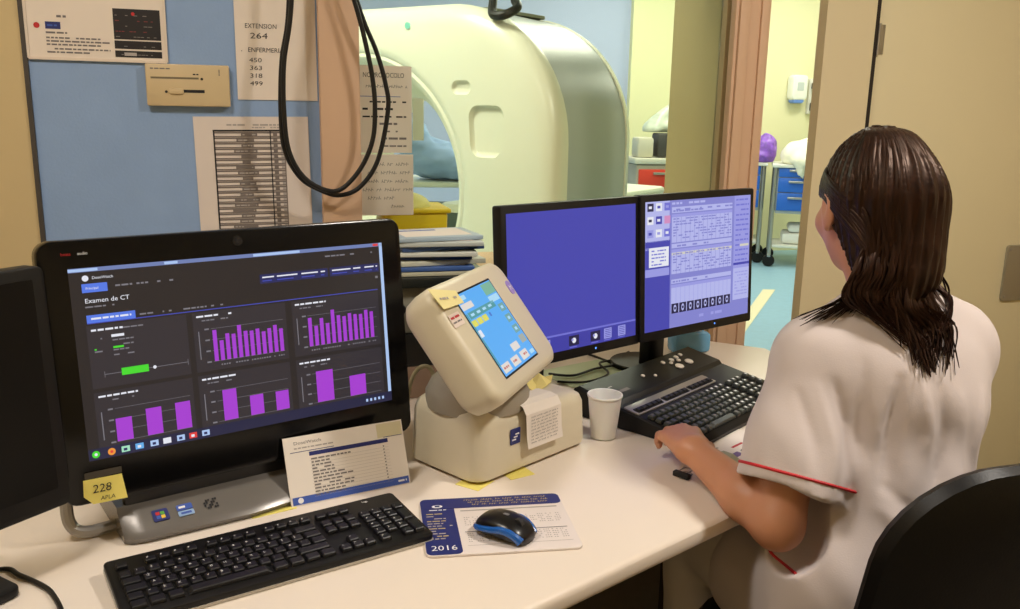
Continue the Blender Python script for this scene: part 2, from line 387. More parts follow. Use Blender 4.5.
a,c_=PX[2]; axes(a,c_,e,h_,4); bars(a,e,.027,.0066,.0040,(.049,.034,.046,.036,.058,.047,.044,.048,.045,.044,.050,.046))
e,h_=PY[1]
a,c_=PX[0]; axes(a,c_,e,h_,4); bars(a,e,.026,.023,.021,(.035,.042,.043))
a,c_=PX[1]; axes(a,c_,e,h_,4); bars(a,e,.036,.0225,.0215,(.050,.033,.032))
a,c_=PX[2]; axes(a,c_,e,h_,4); bars(a,e,.034,.031,.031,(.054,.036))
s.rect(X0,Y0,X1,Y0+.017,TB,z3)
cs=[GRN,E('orange',(232,150,60)),E('mint',(160,220,190)),E('sky',(100,170,230)),GLOW,WHT,GLOW,RD,GLOW]
for i,cx in enumerate((.010,.032,.052,.072,.094,.113,.134,.153,.173)):
    if i in (0,1): s.disc(X0+cx,Y0+.0085,.0055,cs[i],z3+.0003); s.disc(X0+cx,Y0+.0085,.0022,WHT if i==0 else RD,z3+.0006)
    else: s.rect(X0+cx-.006,Y0+.004,X0+cx+.006,Y0+.013,cs[i],z3+.0003); s.rect(X0+cx-.003,Y0+.006,X0+cx+.002,Y0+.010,WHT if i%2 else DBL,z3+.0006)
for k in range(5): s.rect(X1-.052+k*.008,Y0+.006,X1-.048+k*.008,Y0+.011,GLOW,z3+.0003)
s.words(X1-.016,X1-.002,Y0+.007,.003,WHT,z3+.0003)
s.build('display',aio,smooth=0)
q=B(AF); q.cyl((-.003,.166,.0042),.0055,.0012,mat('lens_glass',(30,32,40),.05)); q.cyl((-.003,.166,.0042),.0085,.0006,BLK); q.build('webcam',aio)
q=B(AF); q.text('beats',-.262,.163,.0045,REDP,.0047); q.text('audio',-.240,.163,.0045,WHITEP,.0047); q.build('maker_lettering',aio,smooth=0)
# foot: sloping silver-grey wedge with a dark upper band
n_=.0; FR=Matrix.Translation((AC[0],AC[1],.74))@Matrix.Rotation(AY,4,'Z')
GUN=mat('gunmetal_plastic',(120,116,112),.26,metal=.3)
def footring(x,k=1.):
    pr=[(-.062*k,.002),(-.066*k,.010),(-.058*k,.020),(-.022*k,.040),(-.014,.047),(.03,.047),(.10,.03),(.12,.004)]
    return [(x,y,z) for y,z in pr]
f=B(FR); f.loft([footring(-.222,.75),footring(-.214,.9),footring(-.19,1),footring(-.03,1.12),footring(.05,1.),footring(.08,.8)],GUN); f.build('foot',aio)
f=B(FR); f.box((-.06,-.003,.073),(.30,.022,.075),mat('satin_black',(26,26,28),.3),.006); f.box((0,.045,.12),(.16,.03,.12),BLK,.008); f.build('neck',aio)
f=B(); f.tube([(-.670,1.244,.86),(-.671,1.238,.80),(-.664,1.232,.766),(-.645,1.236,.752),(-.612,1.262,.751),(-.585,1.285,.751)],.0095,SIL,smooth=5); f.build('side_bracket',aio)
# stickers on the foot slope
def footpt(x): # slope frame between (y=-.058k,z=.02) and (-.022k,.052)
    k=1.0+.15*min(1,(x+.19)/.19)
    y0,z0,y1,z1_=-.058*k,.020,-.022*k,.040
    ang=math.atan2(z1_-z0,y1-y0)
    return FR@Matrix.Translation((x,(y0+y1)/2-.0,(z0+z1_)/2))@Matrix.Rotation(ang,4,'X')
STK=[]
m_=footpt(-.165); q=B(m_); q.rrect((0,0,.0018),.024,.022,.0012,.003,NAVY)
for (dx,dy,cm) in ((-.004,.003,REDP),(.003,.003,mat('sticker_green',(90,170,60),.5)),(-.004,-.004,BLUEP),(.003,-.004,mat('sticker_yellow',(240,200,60),.5))): q.rect(dx-.003,dy-.003,dx+.003,dy+.003,cm,.0021)
q.build('sticker',aio,smooth=0,label='navy square sticker with a four-colour flag')
m_=footpt(-.128); q=B(m_); q.rrect((0,.005,.0018),.024,.011,.0012,.002,BLUEP); q.rrect((0,-.007,.0018),.024,.010,.0012,.002,mat('sticker_silver_blue',(150,180,220),.35)); q.words(-.009,.009,.003,.004,WHITEP,.0022); q.words(-.008,.008,-.009,.004,BLUEP,.0022)
q.build('sticker',aio,smooth=0,label='blue and pale blue split sticker')
m_=footpt(-.088); q=B(m_)
for k in range(6):
    for j in range(4):
        if (k*7+j*5)%3: q.rect(-.011+k*.0037,-.010+j*.0052,-.0080+k*.0037,-.0062+j*.0052,INK,.0016)
q.build('sticker',aio,smooth=0,label='black emblem printed on the foot')
# sticky note 228 on the lower left of the bezel
nt_=B(AF@Matrix.Translation((-.238,-.188,.0052))@Matrix.Rotation(-.02,4,'Z'))
nt_.loft([[(-.030,-.008,.001),(-.018,-.021,.002),(.030,-.021,.004),(.025,.017,.001),(-.029,.017,.001)],[(-.030,-.008,.0016),(-.018,-.021,.0026),(.030,-.021,.0046),(.025,.017,.0016),(-.029,.017,.0016)]],YEL)
nt_.text('228',-.018,-.004,.0125,INK,.0044,slant=.1); nt_.text('APLA',-.008,-.0165,.0062,INK,.0052,slant=.1)
nt_.build('sticky_note',smooth=0,label='yellow sticky note reading 228 on the lower left bezel of the big screen',cat='sticky note')
q=B(AF); q.rrect((-.238,-.165,.0062),.052,.010,.001,.001,mat('clear_tape',(70,66,60),.2)); q.build('tape_strip',smooth=0,label='dark clear tape strip just above the yellow 228 note',cat='tape')

# ================================================================== TENT CARD
TC=frame((-.275,1.427,.7940),.517,.385)@Matrix.Diagonal((1.0625,1.0625,1,1))
tcard=thing('desk_card','white printed card with a navy table header and blue foot, leaning on the big computer','card',(-.275,1.427,.74),.517)
q=B(TC); q.box((0,0,-.0012),(.202,.108,.0022),PAPER)
q.text('DoseWatch',-.085,.041,.005,GINK,.0002,width=.045); q.words(-.085,-.02,.034,.0022,LINK,.0002); q.rect(-.092,.0288,-.02,.0298,NAVY,.0002); q.rect(.065,.0288,.098,.0298,NAVY,.0002)
q.rect(-.062,.0205,.072,.0270,NAVY,.0002)
q.rect(.055,.0290,.099,.052,mat('pale_olive_print',(214,206,170),.7),.0001)
for k in range(12):
    y=.014-k*.0052; q.words(-.060,-.060+random.uniform(.03,.07),y,.0024,GINK,.0002,fill=.95); q.rect(-.062,y-.0013,.072,y-.0010,LINK,.0002)
    q.rect(.062,y,.0645,y+.002,GINK,.0002)
q.rect(-.098,-.0525,.099,-.0405,BLUEP,.0002); q.disc(-.085,-.0465,.0045,WHITEP,.0003); q.words(.08,.095,-.048,.003,WHITEP,.0003)
q.build('printed_face',tcard,smooth=0)

# ================================================================== KEYBOARDS
KEYTOP=mat('key_plastic',(26,26,28),.4); LEG=mat('key_legend',(224,224,220),.5)
def key(bd,x,y,w_,d_,z,t=None,m=KEYTOP,h=.006,lg=LEG):
    bd.box((x,y,z+h/2),(w_,d_,h),m,.0011,1,taper=.86)
    if t: bd.text(t,x-w_*.30,y-d_*.02,.0042,lg,z+h+.0003)
rows=['1234567890+*','QWERTYUIOP[]','ASDFGHJKL;#','<ZXCVBNM,.-']
def std_keyboard(parent,F,zt,pitch=.0190,m=KEYTOP,lg=LEG,limit=100):
    ks=[]
    def K(x,y,w_,t=None,d_=.0165): ks.append((x,y,w_,d_,t))
    xL=-.2135; y0=-.0525; p=pitch
    # rows bottom to top
    x=xL
    for wd,t in ((1.25,'ctrl'),(1.25,None),(1.25,'alt'),(6.25,None),(1.25,'alt'),(1.25,None),(1.25,None),(1.25,'ctrl')):
        K(x+wd*p/2,y0,wd*p-.0025,None); x+=wd*p
    for r,(off,first,chars,last) in enumerate(((1.25,1.25,rows[3],2.75),(1.75,1.75,rows[2]+"'",1.25+1),(1.5,1.5,rows[1],1.5),(1,1,rows[0],2))):
        y=y0+(r+1)*p; K(xL+first*p/2,y,first*p-.0025,None)
        x=xL+off*p
        for ch in chars: K(x+p/2,y,p-.0025,ch); x+=p
        wlast=xL+15*p-x
        if wlast>.008: K(x+wlast/2,y,wlast-.0025,None)
    yf=y0+5*p+.006
    for i,wx in enumerate([0]+[2+k for k in range(4)]+[6.5+k for k in range(4)]+[11+k for k in range(4)]): K(xL+(wx+.5)*p,yf,p-.0025,'F' if i else None,.012)
    xn=xL+15.35*p
    for i in range(3):
        for j in (3,4): K(xn+(i+.5)*p,y0+j*p,p-.0025,None)
        K(xn+(i+.5)*p,y0,p-.0025,'^'); K(xn+(i+.5)*p,yf,p-.0025,None,.012)
    K(xn+1.5*p,y0+p,p-.0025,'^')
    xk=xn+3.35*p
    for j,rw in enumerate(('0 ,','123','456','789','/*-')):
        for i,ch in enumerate(rw):
            if ch!=' ': K(xk+(i+.5)*p,y0+j*p,p-.0025,ch)
    for j in (0.5,2.5): K(xk+3.5*p,y0+j*p,p-.0025,None,.0355)
    K(xk+3.5*p,y0+4*p,p-.0025,'-')
    rest=B(F)
    for n,(x,y,w_,d_,t) in enumerate(ks):
        if n<limit:
            k_=B(F); key(k_,x,y,w_,d_,zt,t,m,lg=lg); k_.build('key',parent,smooth=0)
        else: key(rest,x,y,w_,d_,zt,t,m,lg=lg)
    if rest.v: rest.build('other_keys',parent,smooth=0,kind='stuff')
KF=flatframe((-.338,1.186,.7585),.588,.065)
kb=thing('computer_keyboard','long flat black keyboard with small white letters, in front of the chart screen','keyboard',(-.338,1.186,.74),.588)
q=B(KF); q.rrect((0,0,.001),.448,.152,.010,.008,BLK,edge=.002); q.rrect((0,0,-.0085),.450,.154,.004,.008,mat('pale_grey_underside',(190,182,170),.5)); q.build('case',kb)
for x_ in (-.20,.20): q=B(KF); q.box((x_,.06,-.0155),(.03,.014,.010),BLK,.002); q.build('riser_foot',kb)
std_keyboard(kb,KF,.001)
q=B(KF); q.text('logi',.165,.0625,.005,LEG,.0013); q.build('maker_lettering',kb,smooth=0)

# scanner console keyboard
SY=math.radians(48.5); SKF=Matrix.Translation((.230,1.765,.74))@Matrix.Rotation(SY,4,'Z')   # origin: back left corner of the keyboard
sk=thing('scanner_keyboard','black scanner keyboard with a silver framed key strip, under the operator hand','keyboard',(.230,1.765,.74),SY)
PIT=math.atan2(.035,.195)
q=B(SKF)
def sl(x,dz=0): return [(x,-.195,.0005),(x,-.197,.010+dz),(x,-.190,.016+dz),(x,-.002,.046+dz),(x,.0,.040+dz),(x,.0,.0005)]
q.loft([sl(-.002,-.003),sl(.002),sl(.452),sl(.456,-.003)],BLK); q.build('case',sk)
KP=SKF@Matrix.Translation((0,-.190,.016))@Matrix.Rotation(math.atan2(.030,.188),4,'X')   # on the slope, y from front
KT2=mat('dark_green_grey_key',(58,62,58),.35)
q=B(KP); q.rrect((.165,.158,.0035),.325,.040,.004,.004,SIL,edge=.001)
for k in range(3): q.rrect((.058+k*.107,.151,.0042),.098,.018,.002,.003,BLK)
q.build('key_strip',sk)
n=0; rest=B(KP)
for r in range(6):
    y=.018+r*.0195
    for i in range(21):
        x=.018+i*.0205
        if 14<i<15.5 : continue
        if i==15 or i==19: continue
        if r==0 and 4<=i<=8:
            if i!=6: continue
            k_=B(KP); k_.box((x,y,.0045),(.095,.0165,.008),KT2,.0015,1,taper=.9); k_.build('key',sk,smooth=0); n+=1; continue
        if n<84: k_=B(KP)
        else: k_=rest
        k_.box((x,y,.0045),(.0170,.0160,.008),KT2,.0015,1,taper=.8)
        if (r+i)%2 or i>10: k_.rect(x-.004,y-.002,x+.003,y+.003,LEG if i>10 else GINK,.0089)
        if n<84: k_.build('key',sk,smooth=0)
        n+=1
for k in range(3):
    for i in range(5):
        if n: 
            k_=B(KP); k_.box((.020+k*.107+i*.019,.151,.006),(.0155,.012,.005),KEYTOP,.001,1,taper=.85); k_.build('key',sk,smooth=0)
rest.build('other_keys',sk,smooth=0,kind='stuff')
# control panel behind it
cp=thing('scanner_control_panel','low black control panel with round pale buttons behind the scanner keyboard','control panel',tuple((SKF@Vector((.2,.06,0)))),SY)
q=B(SKF)
def sl2(x,k=1): return [(x,.006,.0005),(x,.005,.040*k),(x,.014,.050*k),(x,.105,.066*k),(x,.118,.058*k),(x,.118,.0005)]
q.loft([sl2(.0,.9),sl2(.006),sl2(.464),sl2(.47,.9)],BLK); q.build('case',cp)
PP=SKF@Matrix.Translation((0,.014,.050))@Matrix.Rotation(math.atan2(.016,.091),4,'X')
BTN=mat('pale_button',(206,196,182),.4)
for (x,y,r) in ((.322,.030,.011),(.372,.034,.011),(.335,.062,.007),(.362,.066,.007),(.300,.064,.006),(.388,.070,.006),(.352,.052,.006),(.318,.052,.005),(.185,.045,.005),(.215,.03,.004)):
    k_=B(PP); k_.cyl((x,y,.0),r,.005,BTN,bev=.0015); k_.build('button',cp)
q=B(PP); q.rect(.02,.02,.10,.03,GINK,.0006); q.words(.02,.08,.05,.003,LINK,.0006); q.build('panel_print',cp,smooth=0)

# ================================================================== MOUSE AND PAD
MF=flatframe((-.014,1.310,.74),.162)
mp=thing('mouse_pad','calendar mouse pad with navy border reading 2016','mouse pad',(-.014,1.310,.74),.162)
q=B(MF); q.rrect((0,0,.0042),.241,.194,.0039,.012,mat('pad_white',(232,222,216),.45),edge=.0008); q.build('pad',mp)
q=B(MF); zz=.0045
q.rrect((-.092,0,zz),.055,.190,.0002,.010,NAVY); q.rrect((0,.0765,zz+.0002),.238,.038,.0002,.010,NAVY)
q.disc(-.092,.066,.009,WHITEP,zz+.0006,sy=.62); q.rect(-.096,.0635,-.088,.069,NAVY,zz+.0009); q.words(-.106,-.078,.052,.003,WHITEP,zz+.0003)
for k in range(11): q.words(-.112,-.112+random.uniform(.025,.04),.038-k*.0085,.003,GOLD if k%3==0 else LINK,zz+.0003)
q.text('2016',-.112,-.082,.015,WHITEP,zz+.0003,width=.040)
rgp=random.Random(5)
for k in range(3): q.scrawl(-.045+k*.006,.095,.083-k*.009,.0055,.0011,GOLD,zz+.0006,rng=rgp)
for (x0,y0) in ((-.055,.045),): q.rect(x0,y0,.108,y0+.004,LINK,zz)
for c in range(12):
    for r in range(2):
        x=-.052+c*.0135; y=-.06+r*.055
        for k in range(5): q.words(x,x+.010,y+k*.0065,.0022,LINK,zz,fill=.75,wl=(.8,1.2),rng=rgp)
q.rect(-.055,-.028,.11,-.026,GINK,zz); q.rect(-.055,-.072,.11,-.071,LINK,zz)
q.build('calendar_print',mp,smooth=0)
MOF=flatframe((-.001,1.268,.7446),-.60)
mo=thing('computer_mouse','small black wireless mouse with a blue band on the calendar pad','mouse',(-.001,1.268,.7446),-.60)
def mring(x,k,zt,yo=0):
    out=[]
    for i in range(20):
        a=2*PI*i/20; c_,s_=math.cos(a),math.sin(a)
        y=.029*k*(abs(c_)**.8)*math.copysign(1,c_); zq=(zt*.5)+(zt*.5)*(abs(s_)**.75)*math.copysign(1,s_)
        out.append((x,y,zq+.0005))
    return out
q=B(MOF); q.loft([mring(-.047,.25,.012),mring(-.045,.62,.020),mring(-.038,.85,.027),mring(-.022,1.0,.033),mring(-.002,1.02,.035),mring(.018,1.0,.032),mring(.034,.93,.025),mring(.044,.74,.017),mring(.047,.4,.011)],mat('mouse_black',(16,16,18),.28)); q.build('shell',mo)
MB_=mat('mouse_blue',(24,92,176),.25,coat=.4)
q=B(MOF)
for sg in (-1,1):
    pts=[(-.0465,0,.0145),(-.044,sg*.0165,.0150),(-.037,sg*.0250,.0165),(-.022,sg*.0290,.0195),(-.004,sg*.0290,.0225),(.010,sg*.0270,.0262),(.022,sg*.0240,.0262),(.034,sg*.0205,.0220),(.041,sg*.0175,.0165)]
    q.tube([(x,y*1.01,z_-.004-max(0,x)*.12) for x,y,z_ in pts[::-1]],.0078,MB_,seg=10,smooth=5,r2=.0032)
q.build('blue_band',mo)
q=B(MOF); q.cyl((.026,-.004,.0268),.008,.008,mat('wheel_rubber',(40,40,42),.5),axis='y',seg=18); q.build('scroll_wheel',mo)
q=B(MOF); q.rrect((.002,0,.0360),.010,.006,.0010,.002,mat('mouse_badge',(120,120,124),.3)); q.build('badge',mo,smooth=0)

# ================================================================== INJECTOR CONSOLE
IB=(-.052,1.440); IY=math.radians(46.7)
IF=Matrix.Translation((IB[0],IB[1],.74))@Matrix.Rotation(IY,4,'Z')
inj=thing('injector_console','cream touch screen console tilted on a swivel base with blue display','touch console',(IB[0]+.02,IB[1]+.15,.74),IY)
q=B(IF)
def bring(z,ins,slope=0.):
    out=[]; w2,d2,r=.318,.197,.034
    for (cx,cy,a0) in ((w2-r,d2-r,0),(r,d2-r,PI/2),(r,r,PI),(w2-r,r,1.5*PI)):
        for i in range(7):
            a=a0+i*PI/12; x=cx+(r-ins*.5)*math.cos(a); y=cy+(r-ins*.5)*math.sin(a)
            x+=ins*(.5-x/w2)*.5; y+=ins*(.5-y/d2)*.5
            out.append((x,y,z+slope*(x/w2)))
    return out
q.loft([bring(.004,.010),bring(.008,.002),bring(.016,.0),bring(.105,.006,-.014),bring(.122,.014,-.018),bring(.131,.028,-.022),bring(.134,.05,-.024)],CREAM); q.build('base',inj)
q=B(IF); q.loft([bring(.0006,.016),bring(.0040,.012)],mat('console_foot_rubber',(150,116,60),.7)); q.build('foot_gasket',inj)
q=B(IF); q.rrect((.098,.074,.0006),.026,.030,.0012,.002,NAVY,M=Matrix.Translation((0,.0012,0))@Matrix.Rotation(PI/2,4,'X')); 
for k in range(3): q.box((.094+k*.004,.0002,.068+k*.005),(.010,.0006,.0025),WHITEP,M=Matrix())
q.build('maker_badge',inj,smooth=0)
TC_=IF@Vector((.098,.101,.128))
q=B(Matrix.Translation(TC_)); q.lathe([(.098,-.012),(.098,.012),(.094,.020),(.088,.032),(.074,.044),(.050,.052),(.02,.054)],(0,0,0),GREY,seg=40); q.build('swivel',inj)
HC=(-.0228,1.5067,1.0211); HF=frame(HC,1.221,.648)
q=B(HF)
def hring(z,ins,r=.032):
    out=[];w2,h2=.318,.228; cx0,cy0=.013,0.
    for (sx,sy,a0) in ((1,1,0),(-1,1,PI/2),(-1,-1,PI),(1,-1,1.5*PI)):
        for i in range(8):
            a=a0+i*PI/14; rr=max(r-ins*.4,.006)
            out.append((cx0+sx*(w2/2-ins-rr)+rr*math.cos(a),cy0+sy*(h2/2-ins-rr)+rr*math.sin(a),z))
    return out
q.loft([hring(-.078,.030),hring(-.074,.014),hring(-.062,.004),hring(-.040,.0),hring(-.016,.0),hring(-.007,.0025),hring(-.002,.0075),hring(.0,.014)],CREAM); q.build('screen_housing',inj)
q=B(HF); q.tube([tuple(HF.inverted()@(TC_+Vector((0,0,.04)))),(-.02,-.03,-.072)],.045,GREY,seg=16); q.build('tilt_joint',inj)
q=B(HF@Matrix.Diagonal((.7275,.97,1,1))); q.rect(-.115,-.087,.115,.087,BLK,.0006); 
SK=E('console_sky',(84,170,240)); TEAL=E('console_teal',(74,150,158)); CRM=E('console_button',(222,214,208)); YL=E('console_yellow',(220,214,90)); PAL=E('console_pale',(170,214,240)); GRB=E('console_greygreen',(110,160,160))
q.rect(-.111,-.0833,.111,.0833,SK,.001); zc=.0014
q.rect(.045,.058,.109,.081,E('console_green',(120,176,150)),zc); q.rect(.045,.042,.105,.055,PAL,zc)
q.rect(-.100,.0330,.060,.0460,TEAL,zc); q.rect(-.109,.052,-.045,.064,CRM,zc); q.rect(-.109,.070,-.06,.079,PAL,zc)
for k in range(4): q.rect(-.09+k*.036,.0370,-.07+k*.036,.0420,PAL,zc+.0004)
q.rect(-.108,.018,-.080,.030,YL,zc); q.rect(-.076,.018,-.048,.030,YL,zc); q.rect(-.044,.018,-.016,.030,YL,zc); q.rect(.0,.021,.010,.029,E('console_blue',(60,110,200)),zc)
q.rect(-.108,-.004,-.088,.010,WHT,zc); q.rect(-.111,-.0633,-.104,.045,TEAL,zc)
for k in range(3): q.rect(.070,.018-k*.024,.103,.034-k*.024,GRB,zc); q.rect(.078,.023-k*.024,.092,.029-k*.024,PAL,zc+.0004)
q.rect(.070,-.052,.103,-.036,E('console_taupe',(160,168,160)),zc)
for k in range(3): q.rect(-.104+k*.062,-.079,-.058+k*.062,-.062,CRM,zc); q.words(-.098+k*.062,-.066+k*.062,-.072,.004,REDP if 0 else E('console_rust',(190,110,100)),zc+.0004)
q.rect(-.0,-.056,.046,-.041,CRM,zc); q.rect(.078,-.078,.104,-.070,PAL,zc)
q.build('display',inj,smooth=0)
q=B(HF); q.rrect((.146,.050,.0014),.018,.030,.002,.009,mat('violet_badge',(160,140,214),.4)); q.text('M',.146,.045,.010,WHITEP,.0016,align='c'); q.build('maker_emblem',inj,smooth=0)
q=B(HF); q.rrect((-.117,.044,.0010),.040,.024,.0008,.002,mat('label_pinkish_white',(236,220,208),.6)); q.words(-.134,-.101,.047,.004,REDP,.0013); q.words(-.134,-.101,.039,.003,GINK,.0013); q.build('warning_label',inj,smooth=0)
# notes stuck on / lying by the console
q=B(HF@Matrix.Translation((-.112,.092,.0015))@Matrix.Diagonal((.75,1,1,1))@Matrix.Rotation(-.12,4,'Z'))
q.loft([[(-.045,-.030,.006),(.060,-.022,.004),(.062,.004,.001),(-.050,.012,.001)],[(-.045,-.030,.0066),(.060,-.022,.0046),(.062,.004,.0016),(-.050,.012,.0016)]],mat('cream_note_paper',(238,226,160),.7))
q.words(-.035,.04,-.012,.004,LINK,.0056)
q.build('sticky_note',smooth=0,label='cream note folded over the top left corner of the touch console',cat='sticky note')
NF=IF@Matrix.Translation((.158,-.0,.1185))
def drape(bd,w_,pts,m,th=.0008,seg=1,skew=0.):
    r0=[];r1=[]
    for i,(y,z) in enumerate(pts):
        s_=skew*i/len(pts)
        r0.append([(-w_/2+s_,y,z),(w_/2+s_,y,z),(w_/2+s_,y-.0003,z-th),(-w_/2+s_,y-.0003,z-th)])
    bd.loft(r0,m)
q=B(NF); drape(q,.098,[(.045,.012),(.015,.0125),(-.001,.009),(-.009,-.006),(-.0105,-.05),(-.013,-.072)],PAPER,skew=.012)
q.build('paper_note',smooth=0,label='handwritten white note hanging over the front of the console base',cat='paper')
nb=bpy.data.objects['paper_note']
q=B(NF@Matrix.Translation((.006,-.0118,-.01))@Matrix.Rotation(PI/2-.03,4,'X')); rgn=random.Random(11)
for k in range(9): q.scrawl(-.038,.036,-.004-k*.0062,.0034,.0006,GINK,.0006,rng=rgn)
q.build('handwriting',nb,smooth=0)
q=B(IF@Matrix.Translation((.258,.095,.113))@Matrix.Rotation(.3,4,'Z'))
YP=mat('crumpled_yellow_paper',(240,222,130),.7)
q.loft([[(-.045,-.020,.0),(-.01,-.028,.006),(.03,-.02,.002),(.055,-.012,.008)],[(-.05,.0,.012),(-.01,-.004,.004),(.03,.006,.013),(.05,.004,.003)],[(-.04,.024,.004),(.0,.022,.014),(.03,.026,.005),(.045,.018,.012)]],YP,closed=False,caps=False)
o_=q.build('crumpled_note',smooth=0,label='crumpled yellow paper lying on top of the console base',cat='paper')
md=o_.modifiers.new('thick','SOLIDIFY'); md.thickness=.001
for (x,y,a,l) in ((.018,.024,.2,'pale yellow note peeking out under the left corner of the console base'),(.105,.004,-.25,'pale yellow note sticking out under the front edge of the console base')):
    B(IF@Matrix.Translation((x,y,.0005))@Matrix.Rotation(a,4,'Z')).box((0,0,0),(.052,.05,.0006),YEL).build('sticky_note',smooth=0,label=l,cat='sticky note')
B(flatframe((-.385,1.342,.7404),.588)).box((0,0,0),(.075,.02,.0006),YEL).build('sticky_note',smooth=0,label='yellow note strip on the desk between the computer foot and the keyboard',cat='sticky note')

# ================================================================== CUP
cu=thing('plastic_cup','empty white plastic cup on the desk right of the touch console','cup',(.197,1.707,.74))
q=B(); q.lathe([(.0235,.0008),(.0255,.002),(.034,.086),(.0352,.087),(.0365,.0905),(.0358,.093),(.0338,.0925),(.0330,.088),(.0318,.080),(.0238,.006),(.0215,.0045),(.012,.0042)],(.197,1.707,.7402),mat('cup_white_plastic',(232,230,226),.35,sss=.15),seg=40); q.build('cup_body',cu)

# ================================================================== DUAL MONITORS
def monitor(name,label,C,yaw,tilt,paint,hidebase=False):
    F=frame(C,yaw,tilt); n=Vector((-math.sin(yaw),math.cos(yaw),0))
    base=Vector((C[0],C[1],.74))+n*.165
    t=thing(name,label,'monitor',tuple(base),yaw)
    w_,h_=.376,.301
    q=B(F); q.rrect((0,-.003,.004),w_+.028,h_+.038,.026,.006,BLK,edge=.0015); q.box((0,0,-.040),(.26,.20,.04),BLK,.01); q.build('housing',t)
    q=B(F); paint(q,w_,h_); q.build('display',t,smooth=0)
    q=B(F); q.disc(.06,-h_/2-.010,.0022,E('power_led',(90,150,255),2.),.0045); q.build('power_light',t,smooth=0)
    M=Matrix.Translation(base)@Matrix.Rotation(yaw,4,'Z')
    q=B(M); q.box((0,-.03,.16),(.06,.035,.30),BLK,.006); q.box((0,-.065,.29),(.08,.06,.08),BLK,.006); q.build('stand_neck',t)
    q=B(M); q.cyl((0,-.0,.0005),.085,.014,BLK,seg=36,bev=.003); q.build('stand_base',t)
    return t
IND=E('indigo',(66,68,170)); IND2=E('indigo_light',(110,112,206)); LAV=E('lavender',(150,152,222)); LAV2=E('pale_lavender',(176,180,232)); LAV3=E('mid_lavender',(128,130,204)); NVY=E('deep_navy',(30,30,70)); PNK=E('pink',(206,140,190)); CRL=E('creamy_line',(206,204,190))
def paintL(q,w_,h_):
    q.rect(-w_/2,-h_/2,w_/2,h_/2,IND,.0046)
    q.rect(-w_/2,-h_/2+.034,w_/2,-h_/2+.038,IND2,.005); q.rect(-w_/2,-h_/2,w_/2,-h_/2+.034,E('toolbar',(58,60,160)),.005)
    for i,x in enumerate((-.165,-.10,-.02,.045,.085,.13)):
        if i in (2,3): q.rect(x-.002,-h_/2+.007,x+.028,-h_/2+.029,NVY,.0054); q.disc(x+.013,-h_/2+.018,.006,WHT,.0058); q.disc(x+.008,-h_/2+.020,.003,LAV,.006)
        else: q.rect(x,-h_/2+.007,x+.024,-h_/2+.030,LAV,.0054); [q.rect(x+.003,-h_/2+.010+k*.004,x+.021,-h_/2+.0115+k*.004,IND,.0058) for k in range(5)]
        q.rect(x,-h_/2+.003,x+.022,-h_/2+.005,IND2,.0054)
def paintR(q,w_,h_):
    r=random.Random(9)
    q.rect(-w_/2,-h_/2,w_/2,h_/2,LAV3,.0046); q.rect(-w_/2,-h_/2,-.105,.060,IND,.005)
    L,T=-w_/2,h_/2
    q.rect(L,.04,-.108,T,LAV2,.005)
    for i in range(3):
        for j in range(3):
            q.rect(L+.006+i*.028,T-.022-j*.03,L+.026+i*.028,T-.004-j*.03,[NVY,WHT,IND2,WHT,IND,PNK,LAV,WHT,IND2][(i+3*j)%9],.0054)
            q.rect(L+.010+i*.028,T-.016-j*.03,L+.020+i*.028,T-.010-j*.03,[WHT,IND,LAV,NVY,WHT,PNK,IND,LAV,WHT][(i+3*j)%9],.0058)
    q.rect(L,.046,-.108,.058,IND,.0056); q.rect(L+.012,.0,-.110,.045,WHT,.0054)
    for k in range(5): q.words(L+.02,-.12,.036-k*.008,.003,IND2,.0058,rng=r)
    q.rect(L,-.022,-.108,-.004,LAV,.0054)
    xs0,xs1=-.100,.118
    q.words(xs0,.02,T-.010,.005,LAV2,.005,rng=r); q.rect(xs0,T-.026,xs1,T-.016,LAV2,.005); q.words(xs0+.004,xs1,T-.024,.004,LAV3,.0054,rng=r,fill=.55)
    for (ya,yb,hl) in ((.052,.118,None),(-.022,.036,.022),(-.115,-.048,None)):
        q.rect(xs0,ya,xs1,yb,LAV2,.005); q.rect(xs0,yb-.007,xs1,yb,LAV,.0053)
        for k in range(int((yb-ya-.008)/.0065)):
            y=yb-.0125-k*.0065
            if hl and abs(y-hl)<.003: q.rect(xs0,y-.001,xs1,y+.0045,CRL,.0054)
            if ya<-.1: continue
            q.words(xs0+.004,xs1-.004,y,.003,LAV3,.0057,rng=r,fill=.6)
        for k in range(1,14):
            x=xs0+k*(xs1-xs0)/14
            q.rect(x,ya,x+.0012,yb-.007,LAV3 if ya>-.1 else LAV,.0056)
        q.rect(xs0,yb+.003,xs1,yb+.013,LAV2,.005); q.words(xs0+.004,.03,yb+.0055,.004,LAV3,.0054,rng=r)
    for k in range(8):
        x=xs0+k*.0272; q.rect(x,-.116,x+.0245,-.0925,NVY,.0062); q.disc(x+.012,-.104,.005,LAV2,.0066,sy=1.7); q.rect(x+.009,-.107,x+.015,-.101,NVY,.0068)
    q.rect(.126,-.10,w_/2,T,LAV,.005)
    for k in range(13): q.words(.132,w_/2-.006,T-.012-k*.0125,.004,IND2,.0054,rng=r,fill=.9)
    q.rect(.126,-.022,w_/2,-.016,IND,.0054); q.rect(.150,.024,w_/2-.004,.030,CRL,.0057)
    q.rect(.126,-.11,w_/2,-.03,LAV2,.0053)
    for k in range(8): q.words(.132,w_/2-.006,-.042-k*.008,.003,LAV,.0057,rng=r)
    q.rect(-.105,-h_/2,w_/2,-.122,LAV3,.0049)
    q.words(.0,.09,-.136,.007,LAV,.0054,rng=r)
monitor('monitor','left one of the pair of square black monitors, plain indigo screen',(.136,1.85,1.042),.696,.065,paintL)
